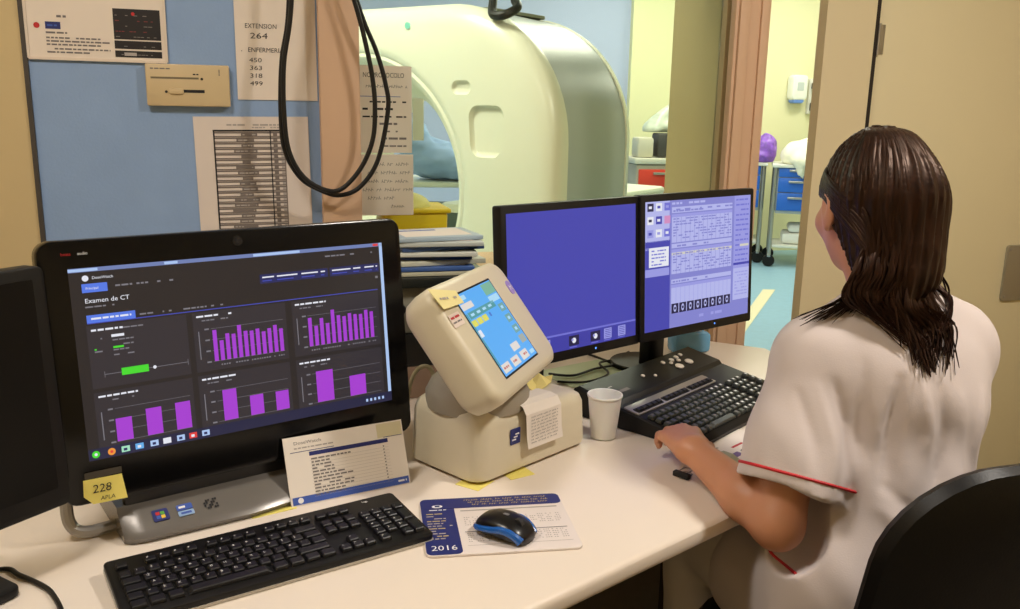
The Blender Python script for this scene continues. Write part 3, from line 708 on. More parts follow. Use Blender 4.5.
monitor('monitor','right one of the pair of square black monitors, screen full of lavender tables',(.452,2.096,1.044),.66,.065,paintR)
# monitor at the far left, switched off, facing right
LY=math.radians(60); LC=Vector((-.768,.945,1.005))
LF=frame(tuple(LC),LY,.04)
lm=thing('monitor','dark switched-off monitor cut by the left edge, beside the big computer','monitor',(-.82,.975,.74),LY)
q=B(LF); q.rrect((0,0,.003),.535,.345,.030,.010,BLK,edge=.002); q.box((0,0,-.045),(.3,.2,.04),BLK,.012); q.build('housing',lm)
q=B(LF); q.rrect((0,.006,.0036),.500,.300,.0005,.003,mat('dark_screen',(7,7,8),.38,spec=.3)); q.build('display',lm)
q=B(Matrix.Translation((-.82,.975,.74))@Matrix.Rotation(LY,4,'Z')); q.box((0,-.0,.15),(.05,.03,.28),BLK,.006); q.build('stand_neck',lm)
q=B(Matrix.Translation((-.80,.995,.74))@Matrix.Rotation(LY,4,'Z')); q.rrect((.02,.0,.0135),.25,.17,.013,.015,BLK,edge=.003); q.build('stand_base',lm)

# ================================================================== CABLES AND CLUTTER
CAB=mat('black_cable',(16,15,15),.45)
def cable(label,pts,r,name='cable',m=CAB,k=8): return B().tube(pts,r,m,seg=8,smooth=k).build(name,label=label,cat='cable')
cable('thin black cable lying on the desk at the lower left corner',[(-.80,1.08,.7445),(-.72,1.135,.7445),(-.682,1.12,.7445),(-.63,1.09,.7445),(-.60,1.06,.7445),(-.57,1.02,.7445)],.0035)
cable('black cable sagging behind the big computer, by its left bracket',[(-.80,1.40,.7455),(-.74,1.40,.7455),(-.66,1.36,.7455),(-.60,1.335,.7455),(-.55,1.36,.7455)],.005)
cable('beige cable curled up beside the console, left of its swivel',[(-.23,1.79,.7445),(-.215,1.76,.76),(-.205,1.745,.83),(-.185,1.74,.87),(-.160,1.745,.865),(-.150,1.76,.80),(-.15,1.80,.7455)],.0045,m=mat('beige_cable',(190,182,150),.5))
cable('black cable tangled on the desk below the two monitors',[(.10,2.11,.7485),(.16,2.10,.7485),(.22,2.16,.7485),(.27,2.20,.7485),(.245,2.27,.7445),(.20,2.33,.7445)],.0032)
cable('second black cable crossing the pale green sheet under the monitors',[(.33,2.34,.7445),(.28,2.25,.7485),(.235,2.19,.7545),(.25,2.12,.7485),(.19,2.05,.7485),(.12,2.06,.7445)],.0030)
B(flatframe((.205,2.15,.7415),.62)).rrect((0,0,.0012),.23,.15,.0012,.004,mat('pale_green_paper',(206,216,178),.7)).build('paper_sheet',smooth=0,label='pale green paper sheet on the desk below the left of the two monitors',cat='paper')
q=B(flatframe((.50,2.37,.7405),.3)); q.box((0,0,.03),(.11,.06,.058),mat('clear_blue_plastic',(110,170,210),.2),.012); q.box((0,0,.062),(.06,.03,.006),mat('clear_white_film',(200,216,226),.3),.002); q.build('blue_pack',label='small pale blue plastic pack on the desk behind the right monitor',cat='pack')
# shelf with stack of disc cases
SHF=Matrix.Translation((-.245,2.03,.74))@Matrix.Rotation(.27,4,'Z')
sh=thing('desk_shelf','black desk shelf carrying the disc cases, behind the touch console','shelf',(-.245,2.03,.74),.27)
q=B(SHF); q.box((0,0,.272),(.36,.24,.022),mat('black_glass_shelf',(30,34,32),.22),.003); q.build('top_board',sh)
for x in (-.168,.168): B(SHF).box((x,0,.1305),(.02,.23,.261),BLK,.002).build('side_board',sh)
B(SHF).box((0,.105,.1305),(.315,.014,.261),BLK,.002).build('back_board',sh)
q=thing('switch_box','grey metal box with a round knob under the black shelf','box',tuple(SHF@Vector((0,0,.0))),.27)
b_=B(SHF); b_.box((-.0,-.01,.2055),(.28,.18,.105),mat('dull_grey_metal',(140,136,120),.5),.004); b_.build('body',q)
b_=B(SHF); b_.cyl((-.03,-.102-.012,.212),.012,.014,BLK,axis='y',seg=18); b_.build('knob',q)
b_=B(SHF); b_.tube([(-.05,-.104,.205),(-.05,-.125,.20),(-.075,-.135,.195),(-.10,-.12,.20),(-.105,-.103,.205)],.005,mat('tan_cable',(190,170,140),.5),smooth=5); b_.build('pull_loop',q)
b_=B(SHF); b_.box((-.0,-.01,.1145),(.28,.20,.075),mat('black_box',(24,23,22),.5),.004); b_.build('equipment_box',label='black equipment box sandwiched under the grey box in the shelf',cat='box')
b_=B(SHF); b_.box((-.0,-.01,.0385),(.27,.20,.076),mat('dusty_brown_card',(150,124,106),.7),.003); b_.build('cardboard_box',label='brown cardboard box at the bottom of the black shelf',cat='box')
cs_=[(.20,.15,.010,(200,196,170),'cream disc case at the bottom of the case stack'),(.19,.15,.010,(70,100,160),'blue disc case second from the bottom of the stack'),(.20,.15,.012,(206,206,186),'pale case in the middle of the stack with a worn edge'),(.185,.14,.008,(40,60,110),'thin navy disc case above the middle of the stack'),(.21,.15,.010,(214,216,206),'white case above the thin navy one in the middle of the stack'),(.195,.14,.011,(60,84,130),'blue-spined case fourth from the top of the stack'),(.205,.15,.010,(196,202,196),'grey-white case third from the top of the stack'),(.20,.145,.010,(172,190,202),'pale blue-grey disc case on top of the stack')]
z=.2837; rg=random.Random(4)
for (w_,d_,h_,c_,l) in cs_:
    M=SHF@Matrix.Translation((.055+rg.uniform(-.012,.012),-.02+rg.uniform(-.01,.01),z))@Matrix.Rotation(rg.uniform(-.15,.2),4,'Z')
    t_=thing('disc_case',l,'disc case',tuple(M.translation),0,'disc cases on the black shelf')
    b_=B(M); b_.box((0,0,h_/2),(w_,d_,h_-.0006),mat('case_plastic_%d'%sum(c_),c_,.35),.0015); b_.build('case',t_)
    b_=B(M); b_.rect(-w_*.4,-d_*.38,w_*.4,d_*.4,PAPER if h_>.009 else LINK,h_+.0001); b_.rect(-w_*.35,d_*.2,w_*.1,d_*.3,BLUEP,h_+.0003); b_.build('insert_card',t_,smooth=0)
    z+=h_+.0008
# leaflets and clip under the forearm
lf=thing('leaflet','white leaflet with red and purple print under the operator elbow','paper',(.455,1.70,.741),.80)
q=B(flatframe((.452,1.655,.7412),.80)); q.box((0,0,0),(.21,.13,.0008),PAPER); q.build('sheet',lf)
q=B(flatframe((.452,1.655,.7418),.80)); q.rect(-.06,-.03,-.01,-.014,mat('purple_print',(120,100,150),.6),0); q.rect(0,.0,.04,.006,REDP,0); q.words(.0,.07,-.02,.005,GINK,0); q.words(-.08,-.02,.02,.005,LINK,0); q.words(.02,.08,-.04,.005,GINK,0); q.build('print',lf,smooth=0)
q=B(flatframe((.408,1.560,.7418),.95)); drape(q,.07,[(-.03,.002),(-.01,.012),(.012,.014),(.035,.003)],mat('grey_green_paper',(176,176,150),.7)); drape(q,.066,[(-.028,.006),(-.008,.017),(.012,.019),(.03,.009)],mat('grey_green_paper',(176,176,150),.7)); q.build('folded_papers',smooth=0,label='small bundle of folded grey-green papers beside the leaflet',cat='paper')
bc=thing('binder_clip','black binder clip with wire arms on the desk by the forearm','clip',(.318,1.505,.74),-.6)
CF=flatframe((.318,1.505,.7406),-.75)
q=B(CF); q.prism([(-.016,0),(.016,0),(.016,.010),(-.016,.010)],0,.011,SHINYBLK,bev=.002); q.build('clip_body',bc)
for zz_ in (.002,.010):
    q=B(CF); q.tube([(-.008,.010,zz_),(-.009,.026,zz_),(-.004,.031,zz_),(.004,.031,zz_),(.009,.026,zz_),(.008,.010,zz_)],.0011,SIL,seg=6,smooth=4); q.build('wire_arm',bc)

# ================================================================== WALL ITEMS
PAPW=mat('poster_paper',(232,220,206),.7,bump=.03,bs=40)
def sheet(name,label,cat,x0,z0,x1,z1,m,dz=.002,rot=0.):
    c=((x0+x1)/2,(z0+z1)/2); F=WF@Matrix.Translation((c[0],c[1],dz))@Matrix.Rotation(rot,4,'Z')
    t=thing(name,label,cat,tuple(F.translation),YAW)
    q=B(F); q.box((0,0,0),(x1-x0,z1-z0,.0012),m); q.build('sheet',t,smooth=0)
    return t,B(F),(x1-x0)/2,(z1-z0)/2
# framed notice, upper left
t,q,hw,hh=sheet('notice_board','white framed notice with black screenshots at the upper left of the blue panel','notice',-.540,1.487,-.242,1.72,PAPW,.004,-.005)
Bk=mat('print_black',(30,26,28),.5)
q.box((0,-hh,.001),(hw*2,.006,.006),mat('frame_white',(226,212,196),.5)); q.box((hw,0,.001),(.006,hh*2,.006),mat('frame_white',(226,212,196),.5)); q.box((-hw,0,.001),(.006,hh*2,.006),mat('frame_white',(226,212,196),.5))
q.build('frame',t,smooth=0)
q=B(q.M); zz=.0012
q.disc(-hw+.022,-hh+.073,.0065,REDP,zz); q.rect(-hw+.040,-hh+.066,-hw+.072,-hh+.082,NAVY,zz); q.words(-hw+.044,-hw+.066,-hh+.072,.004,BLUEP,zz+.0004)
rg=random.Random(8)
q.words(-hw+.05,-hw+.085,-hh+.092,.005,GINK,zz,rng=rg); q.words(-hw+.04,-hw+.085,-hh+.056,.004,GINK,zz,rng=rg)
for k,(y,l) in enumerate(((.045,.115),(.0375,.135),(.030,.115),(.0205,.135),(.013,.09))): q.words(-hw+.04,-hw+.04+l,-hh+y,.0035,GINK,zz,rng=rg,fill=.95)
for (ya,yb) in ((.049,.118),(.0275,.046),(.0085,.0235)):
    q.rect(.036,-hh+ya,hw-.010,-hh+yb,Bk,zz); 
    for k in range(int((yb-ya)/.012)): q.words(.040,hw-.02,-hh+ya+.005+k*.012,.002,mat('dull_red_print',(120,50,50),.6) if k%2 else GINK,zz+.0004,rng=rg,fill=.5)
q.rect(.056,-hh+.012,.083,-hh+.0195,LINK,zz+.0005); q.disc(.08,-hh+.107,.004,REDP,zz+.0005)
q.build('print',t,smooth=0)
# wall control box
cb=thing('wall_control_box','flat beige slider control box screwed on the blue panel','control box',tuple(W(-.197,0,1.435)),YAW)
BX=mat('yellowed_plastic',(206,184,142),.45)
q=B(WF); q.rrect((-.1965,1.4335,.022),.190,.098,.0215,.004,BX,edge=.003); q.build('box',cb)
q=B(WF); q.rect(-.280,1.448,-.172,1.4525,mat('slot_grey',(120,108,84),.6),.0223); q.disc(-.165,1.449,.0032,INK,.0223); q.words(-.28,-.236,1.470,.003,GINK,.0223); q.words(-.195,-.172,1.458,.003,INK,.0223); q.words(-.154,-.144,1.448,.002,GINK,.0223)
for k in range(5): q.rect(-.126,1.458+k*.003,-.123,1.460+k*.003,GINK,.0223)
q.disc(-.247,1.418,.0032,INK,.0223); q.build('print',cb,smooth=0)
q=B(WF); q.rect(-.208,1.4165,-.160,1.4235,INK,.0223); q.build('slot',cb,smooth=0)
q=B(WF); q.rrect((-.2245,1.4195,.0265),.034,.013,.005,.005,BX,edge=.0015); q.build('slider',cb)
# phone list
t,q,hw,hh=sheet('phone_list','white sheet with handwritten phone extensions under the hanging cable','paper',-.084,1.403,.108,1.675,PAPW,.002,0)
zz=.0012; yt=-hh
def hw_(s_,x,y,h,wd=None): q.text(s_,x,y,h,INK,zz,width=wd,slant=.06)
hw_('EXTENSION',-.073,-hh+.170,.011,.075); hw_('264',-.062,-hh+.146,.0135,.042); q.rect(-.083,-hh+.115,-.081,-hh+.117,INK,zz); hw_('ENFERMERIA',-.068,-hh+.114,.011,.085)
for k,n_ in enumerate(('450','363','318','499')): hw_(n_,-.066,-hh+.090-k*.0185,.0105,.030)
q.build('handwriting',t,smooth=0)
# printed table
t,q,hw,hh=sheet('printed_list','white sheet with a dense grey printed table above the big computer','paper',-.190,1.02,.085,1.362,mat('list_paper',(224,212,202),.7),.002,.012)
zz=.0012; rg=random.Random(2)
x0,x1=-.090,.076; ytop=hh-.036
q.rect(x0-.0035,ytop,x1+.004,ytop+.004,INK,zz)
TD=mat('table_grey',(122,112,106),.7)
for k in range(21):
    y=ytop-.0135*k-.012
    q.rect(x0,y+.0072,x1,y+.0110,TD,zz); q.rect(x0,y-.0015,x1,y+.0010,TD,zz)
    xa=x0+.048+rg.uniform(-.016,.016); xb=x0+.083+rg.uniform(-.004,.02)
    q.rect(xa,y,xb,y+.0078,TD,zz+.0002); q.rect(x0+.140,y,x0+.150,y+.0075,TD,zz+.0002); q.rect(x0+.158,y+.001,x1,y+.0075,LINK,zz+.0001)
    q.words(xa+.004,xb-.004,y+.0025,.003,LINK,zz+.0005,rng=rg,fill=.7)
q.rect(x0-.003,-hh,x0+.0005,ytop,INK,zz+.0005); q.rect(x0+.132,-hh,x0+.1345,ytop,INK,zz+.0005); q.rect(x1,-hh,x1+.0025,ytop,TD,zz+.0005)
q.words(-.06,.08,ytop+.014,.004,LINK,zz,rng=rg); q.words(.0,.08,ytop+.008,.003,LINK,zz,rng=rg)
q.build('print',t,smooth=0)
# papers taped to the window glass, lit through from the scanner room
def thin_paper(name,rgb):
    m=bpy.data.materials.new(name); m.use_nodes=True; nt=m.node_tree; b=nt.nodes['Principled BSDF']; b.inputs['Base Color'].default_value=(*lin(rgb),1); b.inputs['Roughness'].default_value=.8
    t_=nt.nodes.new('ShaderNodeBsdfTranslucent'); t_.inputs['Color'].default_value=(*lin(rgb),1); mx=nt.nodes.new('ShaderNodeMixShader'); mx.inputs[0].default_value=.5
    nt.links.new(b.outputs[0],mx.inputs[1]); nt.links.new(t_.outputs[0],mx.inputs[2]); nt.links.new(mx.outputs[0],nt.nodes['Material Output'].inputs['Surface']); return m
THINP=thin_paper('thin_paper',(240,232,222)); THING=thin_paper('thin_green_paper',(222,230,206))
GD=-.0455+.002
t,q,hw,hh=sheet('protocol_sheet','white sheet headed PROTOCOLO taped on the window beside the post','paper',.15,1.272,.355,1.496,THINP,-.043,0)
# (its left part is hidden behind the post)
zz=.0012
q.text('NO PROTOCOLO',hw-.128,hh-.030,.0125,INK,zz,width=.108); rg=random.Random(21)
q.scrawl(hw-.12,hw-.012,hh-.056,.008,.0012,GINK,zz,rng=rg); q.rect(-hw,hh-.079,hw-.03,hh-.0775,BLUEP,zz)
for k,(a_,b_) in enumerate(((.0,1),(.0,1),(.0,1),(.4,.9),(.5,.8),(.5,1),(.5,1))): q.words(hw-.13+a_*.11,hw-.13+b_*.115,hh-.094-k*.019,.0055 if k%2 else .004,INK if k<3 else GINK,zz,rng=rg,fill=.8)
q.build('print',t,smooth=0)
t,q,hw,hh=sheet('handwritten_note','white handwritten sheet on the window glass below the protocol sheet','paper',.14,1.106,.358,1.268,THINP,-.0425,0)
zz=.0012
for k,(a_,b_) in enumerate(((.3,1),(.1,.98),(.0,1),(.0,1.),(.1,.6),(.6,.85))): q.scrawl(hw-.135+a_*.125,hw-.135+b_*.13,hh-.030-k*.0225,.0095,.0011,GINK,zz,rng=rg)
q.build('handwriting',t,smooth=0)
B(WF).box((.372,1.36,-.0425),(.03,.11,.0012),THING).build('paper_strip',smooth=0,label='narrow pale strip of paper on the glass right of the protocol sheet',cat='paper')
# hanging cable loop (two turns) in front of the wall
hc=thing('hanging_cable','thick black cable hanging in a double loop in front of the post','cable',tuple(W(.15,-.085,1.17)),YAW)
def strand_path(pts,dd): return [tuple(W(a_,-.085-dd,b_)) for a_,b_ in pts]
B().tube(strand_path([(.052,1.78),(.040,1.596),(.022,1.497),(.015,1.38),(.021,1.285),(.055,1.219),(.103,1.187),(.151,1.174),(.201,1.194),(.247,1.261),(.274,1.384),(.268,1.45),(.246,1.527),(.212,1.61),(.16,1.78)],0),.0058,CAB,seg=10,smooth=8).build('strand',hc)
B().tube(strand_path([(.060,1.78),(.045,1.60),(.026,1.49),(.022,1.38),(.030,1.285),(.062,1.222),(.110,1.190),(.153,1.190),(.202,1.241),(.233,1.311),(.240,1.39),(.235,1.46),(.222,1.53),(.200,1.62),(.15,1.78)],.013),.0058,CAB,seg=10,smooth=8).build('strand',hc)

# ================================================================== SCANNER ROOM
GA=-.6109; uf=Vector((math.cos(GA),math.sin(GA),0)); nf=Vector((-math.sin(GA),math.cos(GA),0))
GC=Vector((.135,3.12,0))-uf*.90
GM=Matrix(((uf.x,nf.x,0,GC.x),(uf.y,nf.y,0,GC.y),(0,0,1,0),(0,0,0,1)))       # x right, y into the gantry, z up
CZ_=1.06
ct=thing('ct_scanner','large cream CT scanner gantry with a round bore, seen through the window','scanner',tuple(GC),GA)
GW=mat('gantry_cream_shell',(240,240,220),.28,var=.01,vs_=3); GG=mat('gantry_grey_side',(176,182,184),.35); GIN=mat('gantry_bore_white',(236,238,224),.3)
NR=112
def oring(hw_x,top,bot,rt,rb,y,ins=0.):
    out=[]; hw_x-=ins; top-=ins; bot+=ins
    for i in range(NR):
        a=2*PI*i/NR; dx,dz=math.cos(a),math.sin(a)
        # ray-march to rounded rect
        lo,hi=0.,3.
        for _ in range(30):
            m_=(lo+hi)/2; x=abs(m_*dx); zq=CZ_+m_*dz
            r=rt if dz>0 else rb
            lim=top if dz>0 else bot
            hz=abs(lim-CZ_); qx,qz=x-(hw_x-r),abs(m_*dz)-(hz-r)
            d_=math.hypot(max(qx,0),max(qz,0))+min(max(qx,qz),0)-r
            if d_<0: lo=m_
            else: hi=m_
        out.append((lo*dx,y,CZ_+lo*dz))
    return out
def cring(r,y): return [(r*math.cos(2*PI*i/NR),y,CZ_+r*math.sin(2*PI*i/NR)) for i in range(NR)]
OP=(.92,1.765,.06,.50,.25)
def O_(y,ins):
    t=y/.76; return oring(.92-.095*t,1.765,.06,.50,.25,y,ins)
BX_=-.025
def cring(r,y): return [(BX_+r*math.cos(2*PI*i/NR),y,CZ_+r*math.sin(2*PI*i/NR)) for i in range(NR)]
fr=[O_(.10,.0),O_(.055,.0),O_(.028,.010),O_(.010,.032),O_(.0,.075),cring(.565,.0),cring(.540,.003),cring(.532,.010),cring(.520,.006),cring(.505,.012),cring(.475,.05),cring(.42,.14),cring(.385,.22),cring(.37,.30),cring(.37,.50),cring(.40,.62),cring(.50,.72),cring(.54,.76),O_(.76,.07),O_(.745,.025),O_(.72,.004),O_(.68,0),O_(.675,.012),O_(.105,.012)]
q=B(GM); q.loft(fr,GW,wrap=True)
gcov=q.build('cover',ct,smooth=0)
GFm=GM@Matrix(((1,0,0,0),(0,0,-1,0),(0,1,0,0),(0,0,0,1)))   # on the front: x right, y up, z toward the viewer
def cutter(x,z_,w_,h_,r,dep,tp=1.):
    rs=[]
    for ins,zz in ((.022,-dep),(.010,-dep),(.004,-dep*.75),(.001,-dep*.3),(-.002,.002),(-.004,.03)):
        pts=[]; W2,H2=w_/2-ins,h_/2-ins; r_=max(r-ins,.004)
        for (sx,sy,a0) in ((1,1,0),(-1,1,PI/2),(-1,-1,PI),(1,-1,1.5*PI)):
            for i in range(9):
                a=a0+i*PI/16; yy=sy*(H2-r_)+r_*math.sin(a); k=1-(1-tp)*(.5-yy/h_); pts.append(((sx*(W2-r_)+r_*math.cos(a))*k,yy,zz))
        rs.append(pts)
    q=B(GFm@Matrix.Translation((x,z_,0))); q.loft(rs,GW); return q.build('cutter',ct,smooth=0)
for a_ in ((.495,1.462,.088,.050,.0245,.014),(.612,1.305,.165,.186,.045,.018,.82)):
    cu_=cutter(*a_); md=gcov.modifiers.new('dent','BOOLEAN'); md.operation='DIFFERENCE'; md.object=cu_; md.solver='EXACT'
    bpy.context.view_layer.update()
    me=bpy.data.meshes.new_from_object(gcov.evaluated_get(bpy.context.evaluated_depsgraph_get())); gcov.modifiers.clear(); gcov.data=me; bpy.data.objects.remove(cu_)
gcov.data.name='cover'; gcov.data.polygons.foreach_set('use_smooth',[True]*len(gcov.data.polygons)); gcov.data.set_sharp_from_angle(angle=math.radians(38))
q=B(GM); q.loft([O_(.105,.010),O_(.108,.004),O_(.672,.004),O_(.675,.010)],GG,caps=False); q.build('side_panel',ct,smooth=40)
q=B(GM@Matrix.Translation((0,.38,1.757)));
q.rrect((.18,0,.006),.62,.42,.012,.04,mat('vent_grey',(150,152,136),.5)); q.build('top_vent',ct)
q=B(GFm); q.cyl((.236,1.690,-.012),.012,.018,mat('led_green',(150,240,200),.3,emit=1.)); q.build('status_light',ct)
q=B(GM); q.tube([(.57,.10,1.80),(.60,.05,1.765),(.63,.01,1.715),(.68,.01,1.712),(.70,.06,1.74),(.66,.10,1.77)],.016,CAB,smooth=5); q.build('cable_loop',ct)
# patient couch behind the bore
cc=thing('patient_couch','scanner couch with a pale cradle on the far side of the gantry','couch',tuple(GM@Vector((0,1.9,0))),GA)
q=B(GM); q.box((-.02,1.6,.90),(.42,1.7,.05),GIN,.02); q.build('cradle',cc); q=B(GM); q.box((-.02,1.95,.44),(.5,1.0,.86),mat('couch_grey',(160,160,150),.5),.03); q.build('pedestal',cc)
# folded sheet trolley seen through bore
TM=Matrix.Translation((-.66,5.1,0))@Matrix.Rotation(.1,4,'Z')
tr=thing('supply_trolley','pale supply trolley seen through the bore of the scanner','trolley',(-.66,5.1,0),.1)
q=B(TM); q.box((0,0,.965),(1.3,.5,.03),GIN,.006); q.build('top',tr); q=B(TM); q.box((0,0,.5),(1.2,.44,.03),GIN,.004); q.build('shelf',tr)
for x in (-.6,.6):
    for y in (-.2,.2): B(TM).cyl((x,y,.07),.015,.88,STEEL,seg=12).build('leg',tr); B(TM).cyl((x,y-.02,.036),.035,.03,BLK,axis='y',seg=16).build('caster',tr)
B(TM).box((.0,-.0,.68),(.7,.36,.30),mat('grey_green_bin',(120,130,120),.5),.02).build('storage_bin',label='grey-green storage bin on the lower shelf of the trolley behind the scanner',cat='bin')

# ------------------------------------------------------------------ SDF surfaces for cloth, hair and the body
def rc(p,a,b,r1,r2):
    a=np.array(a);b=np.array(b);ab=b-a;t=np.clip(((p-a)@ab)/(ab@ab),0,1)
    return np.sqrt(np.maximum(((p-a-t[:,None]*ab)**2).sum(1),1e-12))-(r1+(r2-r1)*t)
def el(p,c,r,R=None):
    q_=p-np.array(c)
    if R is not None: q_=q_@np.array(R)
    r=np.array(r); k0=np.sqrt(((q_/r)**2).sum(1))+1e-9; k1=np.sqrt(((q_/(r*r))**2).sum(1))+1e-9
    return k0*(k0-1)/k1
def sm(a,b,k):
    h=np.maximum(k-np.abs(a-b),0)/k; return np.minimum(a,b)-h*h*k*.25
def smx(a,b,k): return -sm(-a,-b,k)
def sdf_mesh(fn,lo,hi,h,coarse=4):
    lo=np.array(lo,float);hi=np.array(hi,float); H=h*coarse
    nb=np.ceil((hi-lo)/H).astype(int)+1; n=nb*coarse
    bx=[lo[i]+(np.arange(nb[i])+.5)*H for i in range(3)]
    G=np.stack(np.meshgrid(*bx,indexing='ij'),-1).reshape(-1,3)
    dc=np.concatenate([fn(c) for c in np.array_split(G,max(1,len(G)//100000))])
    act=np.abs(dc)<H*1.6
    D=np.repeat(np.repeat(np.repeat(dc.reshape(nb),coarse,0),coarse,1),coarse,2).astype(np.float32)
    idx=np.argwhere(act.reshape(nb))
    off=np.stack(np.meshgrid(*[np.arange(coarse)]*3,indexing='ij'),-1).reshape(-1,3)
    ii=(idx[:,None,:]*coarse+off[None]).reshape(-1,3)
    P=lo+(ii+.5)*h
    dv=np.concatenate([fn(c) for c in np.array_split(P,max(1,len(P)//100000))])
    D[ii[:,0],ii[:,1],ii[:,2]]=dv
    D[0]=D[-1]=1;D[:,0]=D[:,-1]=1;D[:,:,0]=D[:,:,-1]=1
    S=D<0
    # surface nets
    c=np.zeros(np.array(D.shape)-1,np.int8)
    for i in (0,1):
        for j in (0,1):
            for k in (0,1): c+=S[i:D.shape[0]-1+i,j:D.shape[1]-1+j,k:D.shape[2]-1+k]
    cell=np.argwhere((c>0)&(c<8)); vid=-np.ones(c.shape,np.int64); vid[cell[:,0],cell[:,1],cell[:,2]]=np.arange(len(cell))
    acc=np.zeros((len(cell),3));cnt=np.zeros(len(cell))
    cs=[(i,j,k) for i in (0,1) for j in (0,1) for k in (0,1)]
    for a_ in cs:
        for ax in range(3):
            if a_[ax]: continue
            b_=list(a_); b_[ax]=1
            da=D[cell[:,0]+a_[0],cell[:,1]+a_[1],cell[:,2]+a_[2]]; db=D[cell[:,0]+b_[0],cell[:,1]+b_[1],cell[:,2]+b_[2]]
            m_=(da<0)!=(db<0); t=np.where(m_,da/np.where(m_,da-db,1),0)
            pt=np.tile(np.array(a_,float),(len(cell),1)); pt[:,ax]+=t
            acc+=pt*m_[:,None]; cnt+=m_
    V=lo+(cell+acc/np.maximum(cnt,1)[:,None]+.5)*h
    F=[]
    for ax in range(3):
        o1,o2=(ax+1)%3,(ax+2)%3
        sl0=[slice(None)]*3; sl1=[slice(None)]*3; sl0[ax]=slice(0,-1); sl1[ax]=slice(1,None)
        e=np.argwhere(S[tuple(sl0)]!=S[tuple(sl1)])
        sgn=S[e[:,0],e[:,1],e[:,2]]
        e=e[(e[:,o1]>0)&(e[:,o2]>0)]; sgn=S[e[:,0],e[:,1],e[:,2]]
        def sh_(d1,d2):
            f_=e.copy(); f_[:,o1]-=d1; f_[:,o2]-=d2; return vid[np.minimum(f_[:,0],c.shape[0]-1),np.minimum(f_[:,1],c.shape[1]-1),np.minimum(f_[:,2],c.shape[2]-1)]
        q_=np.stack([sh_(1,1),sh_(0,1),sh_(0,0),sh_(1,0)],1)
        q_=np.where(sgn[:,None],q_,q_[:,::-1]); F.append(q_[(q_>=0).all(1)])
    return V,np.concatenate(F)
def sdf_obj(name,fn,lo,hi,h,m,parent=None,relax=2,**kw):
    V,F=sdf_mesh(fn,lo,hi,h)
    for _ in range(relax):
        s_=np.zeros_like(V);n_=np.zeros(len(V))
        for a_,b_ in ((0,1),(1,2),(2,3),(3,0)):
            np.add.at(s_,F[:,a_],V[F[:,b_]]);np.add.at(n_,F[:,a_],1);np.add.at(s_,F[:,b_],V[F[:,a_]]);np.add.at(n_,F[:,b_],1)
        V=.5*V+.5*s_/np.maximum(n_,1)[:,None]
    PM=WORLD[parent.name] if parent else Matrix()
    inv=np.array(PM.inverted()); V=V@inv[:3,:3].T+inv[:3,3]
    me=bpy.data.meshes.new(name); me.vertices.add(len(V)); me.vertices.foreach_set('co',V.astype(np.float32).ravel())
    me.loops.add(F.size); me.loops.foreach_set('vertex_index',F.ravel().astype(np.int32)); me.polygons.add(len(F)); me.polygons.foreach_set('loop_start',np.arange(0,F.size,4,dtype=np.int32))
    me.update(calc_edges=True); me.validate(); me.polygons.foreach_set('use_smooth',[True]*len(me.polygons))
    me.materials.append(m); o=bpy.data.objects.new(name,me); COL.objects.link(o)
    if parent: o.parent=parent
    WORLD[o.name]=PM
    for k,v in kw.items(): o[k]=v
    return o
def noise(p,f,seed=0):
    r=np.random.RandomState(seed); out=np.zeros(len(p))
    for i in range(6):
        d=r.normal(size=3); d/=np.linalg.norm(d); out+=np.sin(p@d*f*(1+.35*i)+r.uniform(0,6.3))
    return out/6

# yellow container on the window sill
YB=mat('yellow_plastic',(240,206,40),.4)
YM=WM@Matrix.Translation((.378,.20,.9452))@Matrix.Diagonal((1,1,1.06,1))
yb=thing('yellow_container','yellow plastic container with a domed pale lid on the window sill','container',tuple(YM.translation),YAW)
q=B(YM); q.box((0,0,.076),(.178,.16,.150),YB,.012,taper=1.04); q.box((0,0,.152),(.200,.18,.012),YB,.004); q.build('tub',yb)
q=B(YM); q.ell((-.022,0,.157),(.078,.075,.040),mat('pale_yellow_lid',(240,232,150),.4)); q.build('lid',yb)

# ---- carts and trolleys
CBL=mat('drawer_blue',(40,104,206),.4); TRW=mat('trolley_white',(226,226,214),.45)
def caster(t,M,x,y):
    q=B(M); q.cyl((x,y-.016,.055),.055,.032,BLK,axis='y',seg=18,bev=.006); q.box((x,y,.105),(.03,.05,.03),STEEL,.004); q.build('caster',t)
def blue_trolley(name,label,loc,yaw,w_,ndr):
    M=Matrix.Translation(loc)@Matrix.Rotation(yaw,4,'Z'); t=thing(name,label,'trolley',loc,yaw)
    B(M).box((0,0,.915),(w_+.06,.52,.03),TRW,.006).build('worktop',t)
    for x in (-w_/2,w_/2):
        for y in (-.23,.23): B(M).cyl((x,y,.11),.018,.79,STEEL,seg=14).build('post',t); caster(t,M,x,y)
    z=.90
    q=B(M); q.box((0,.0,.69),(w_-.05,.46,.40),mat('trolley_grey_case',(170,176,180),.5),.004); q.build('cabinet',t)
    for h in (.085,.135,.165)[:ndr]:
        z-=h; q=B(M); q.box((0,-.237,z+h/2),(w_-.06,.016,h-.008),CBL,.004); d_=q.build('drawer',t)
        q=B(M); q.box((0,-.258,z+h*.72),(w_*.62,.022,.020),STEEL,.004); q.build('handle',d_)
    B(M).box((0,0,.19),(w_-.04,.46,.025),TRW,.004).build('lower_shelf',t)
    return t,M
t,M1=blue_trolley('drawer_trolley','steel trolley with three blue drawers under a white cloth, seen past the pillar',(2.72,8.12,0),-.26,.62,3)
q=B(M1); q.box((.0,.0,.255),(.42,.34,.10),mat('white_linen',(232,230,222),.8),.03); q.build('linen_pack',label='white linen pack on the lower shelf of the blue drawer trolley, bottom one',cat='linen pack')
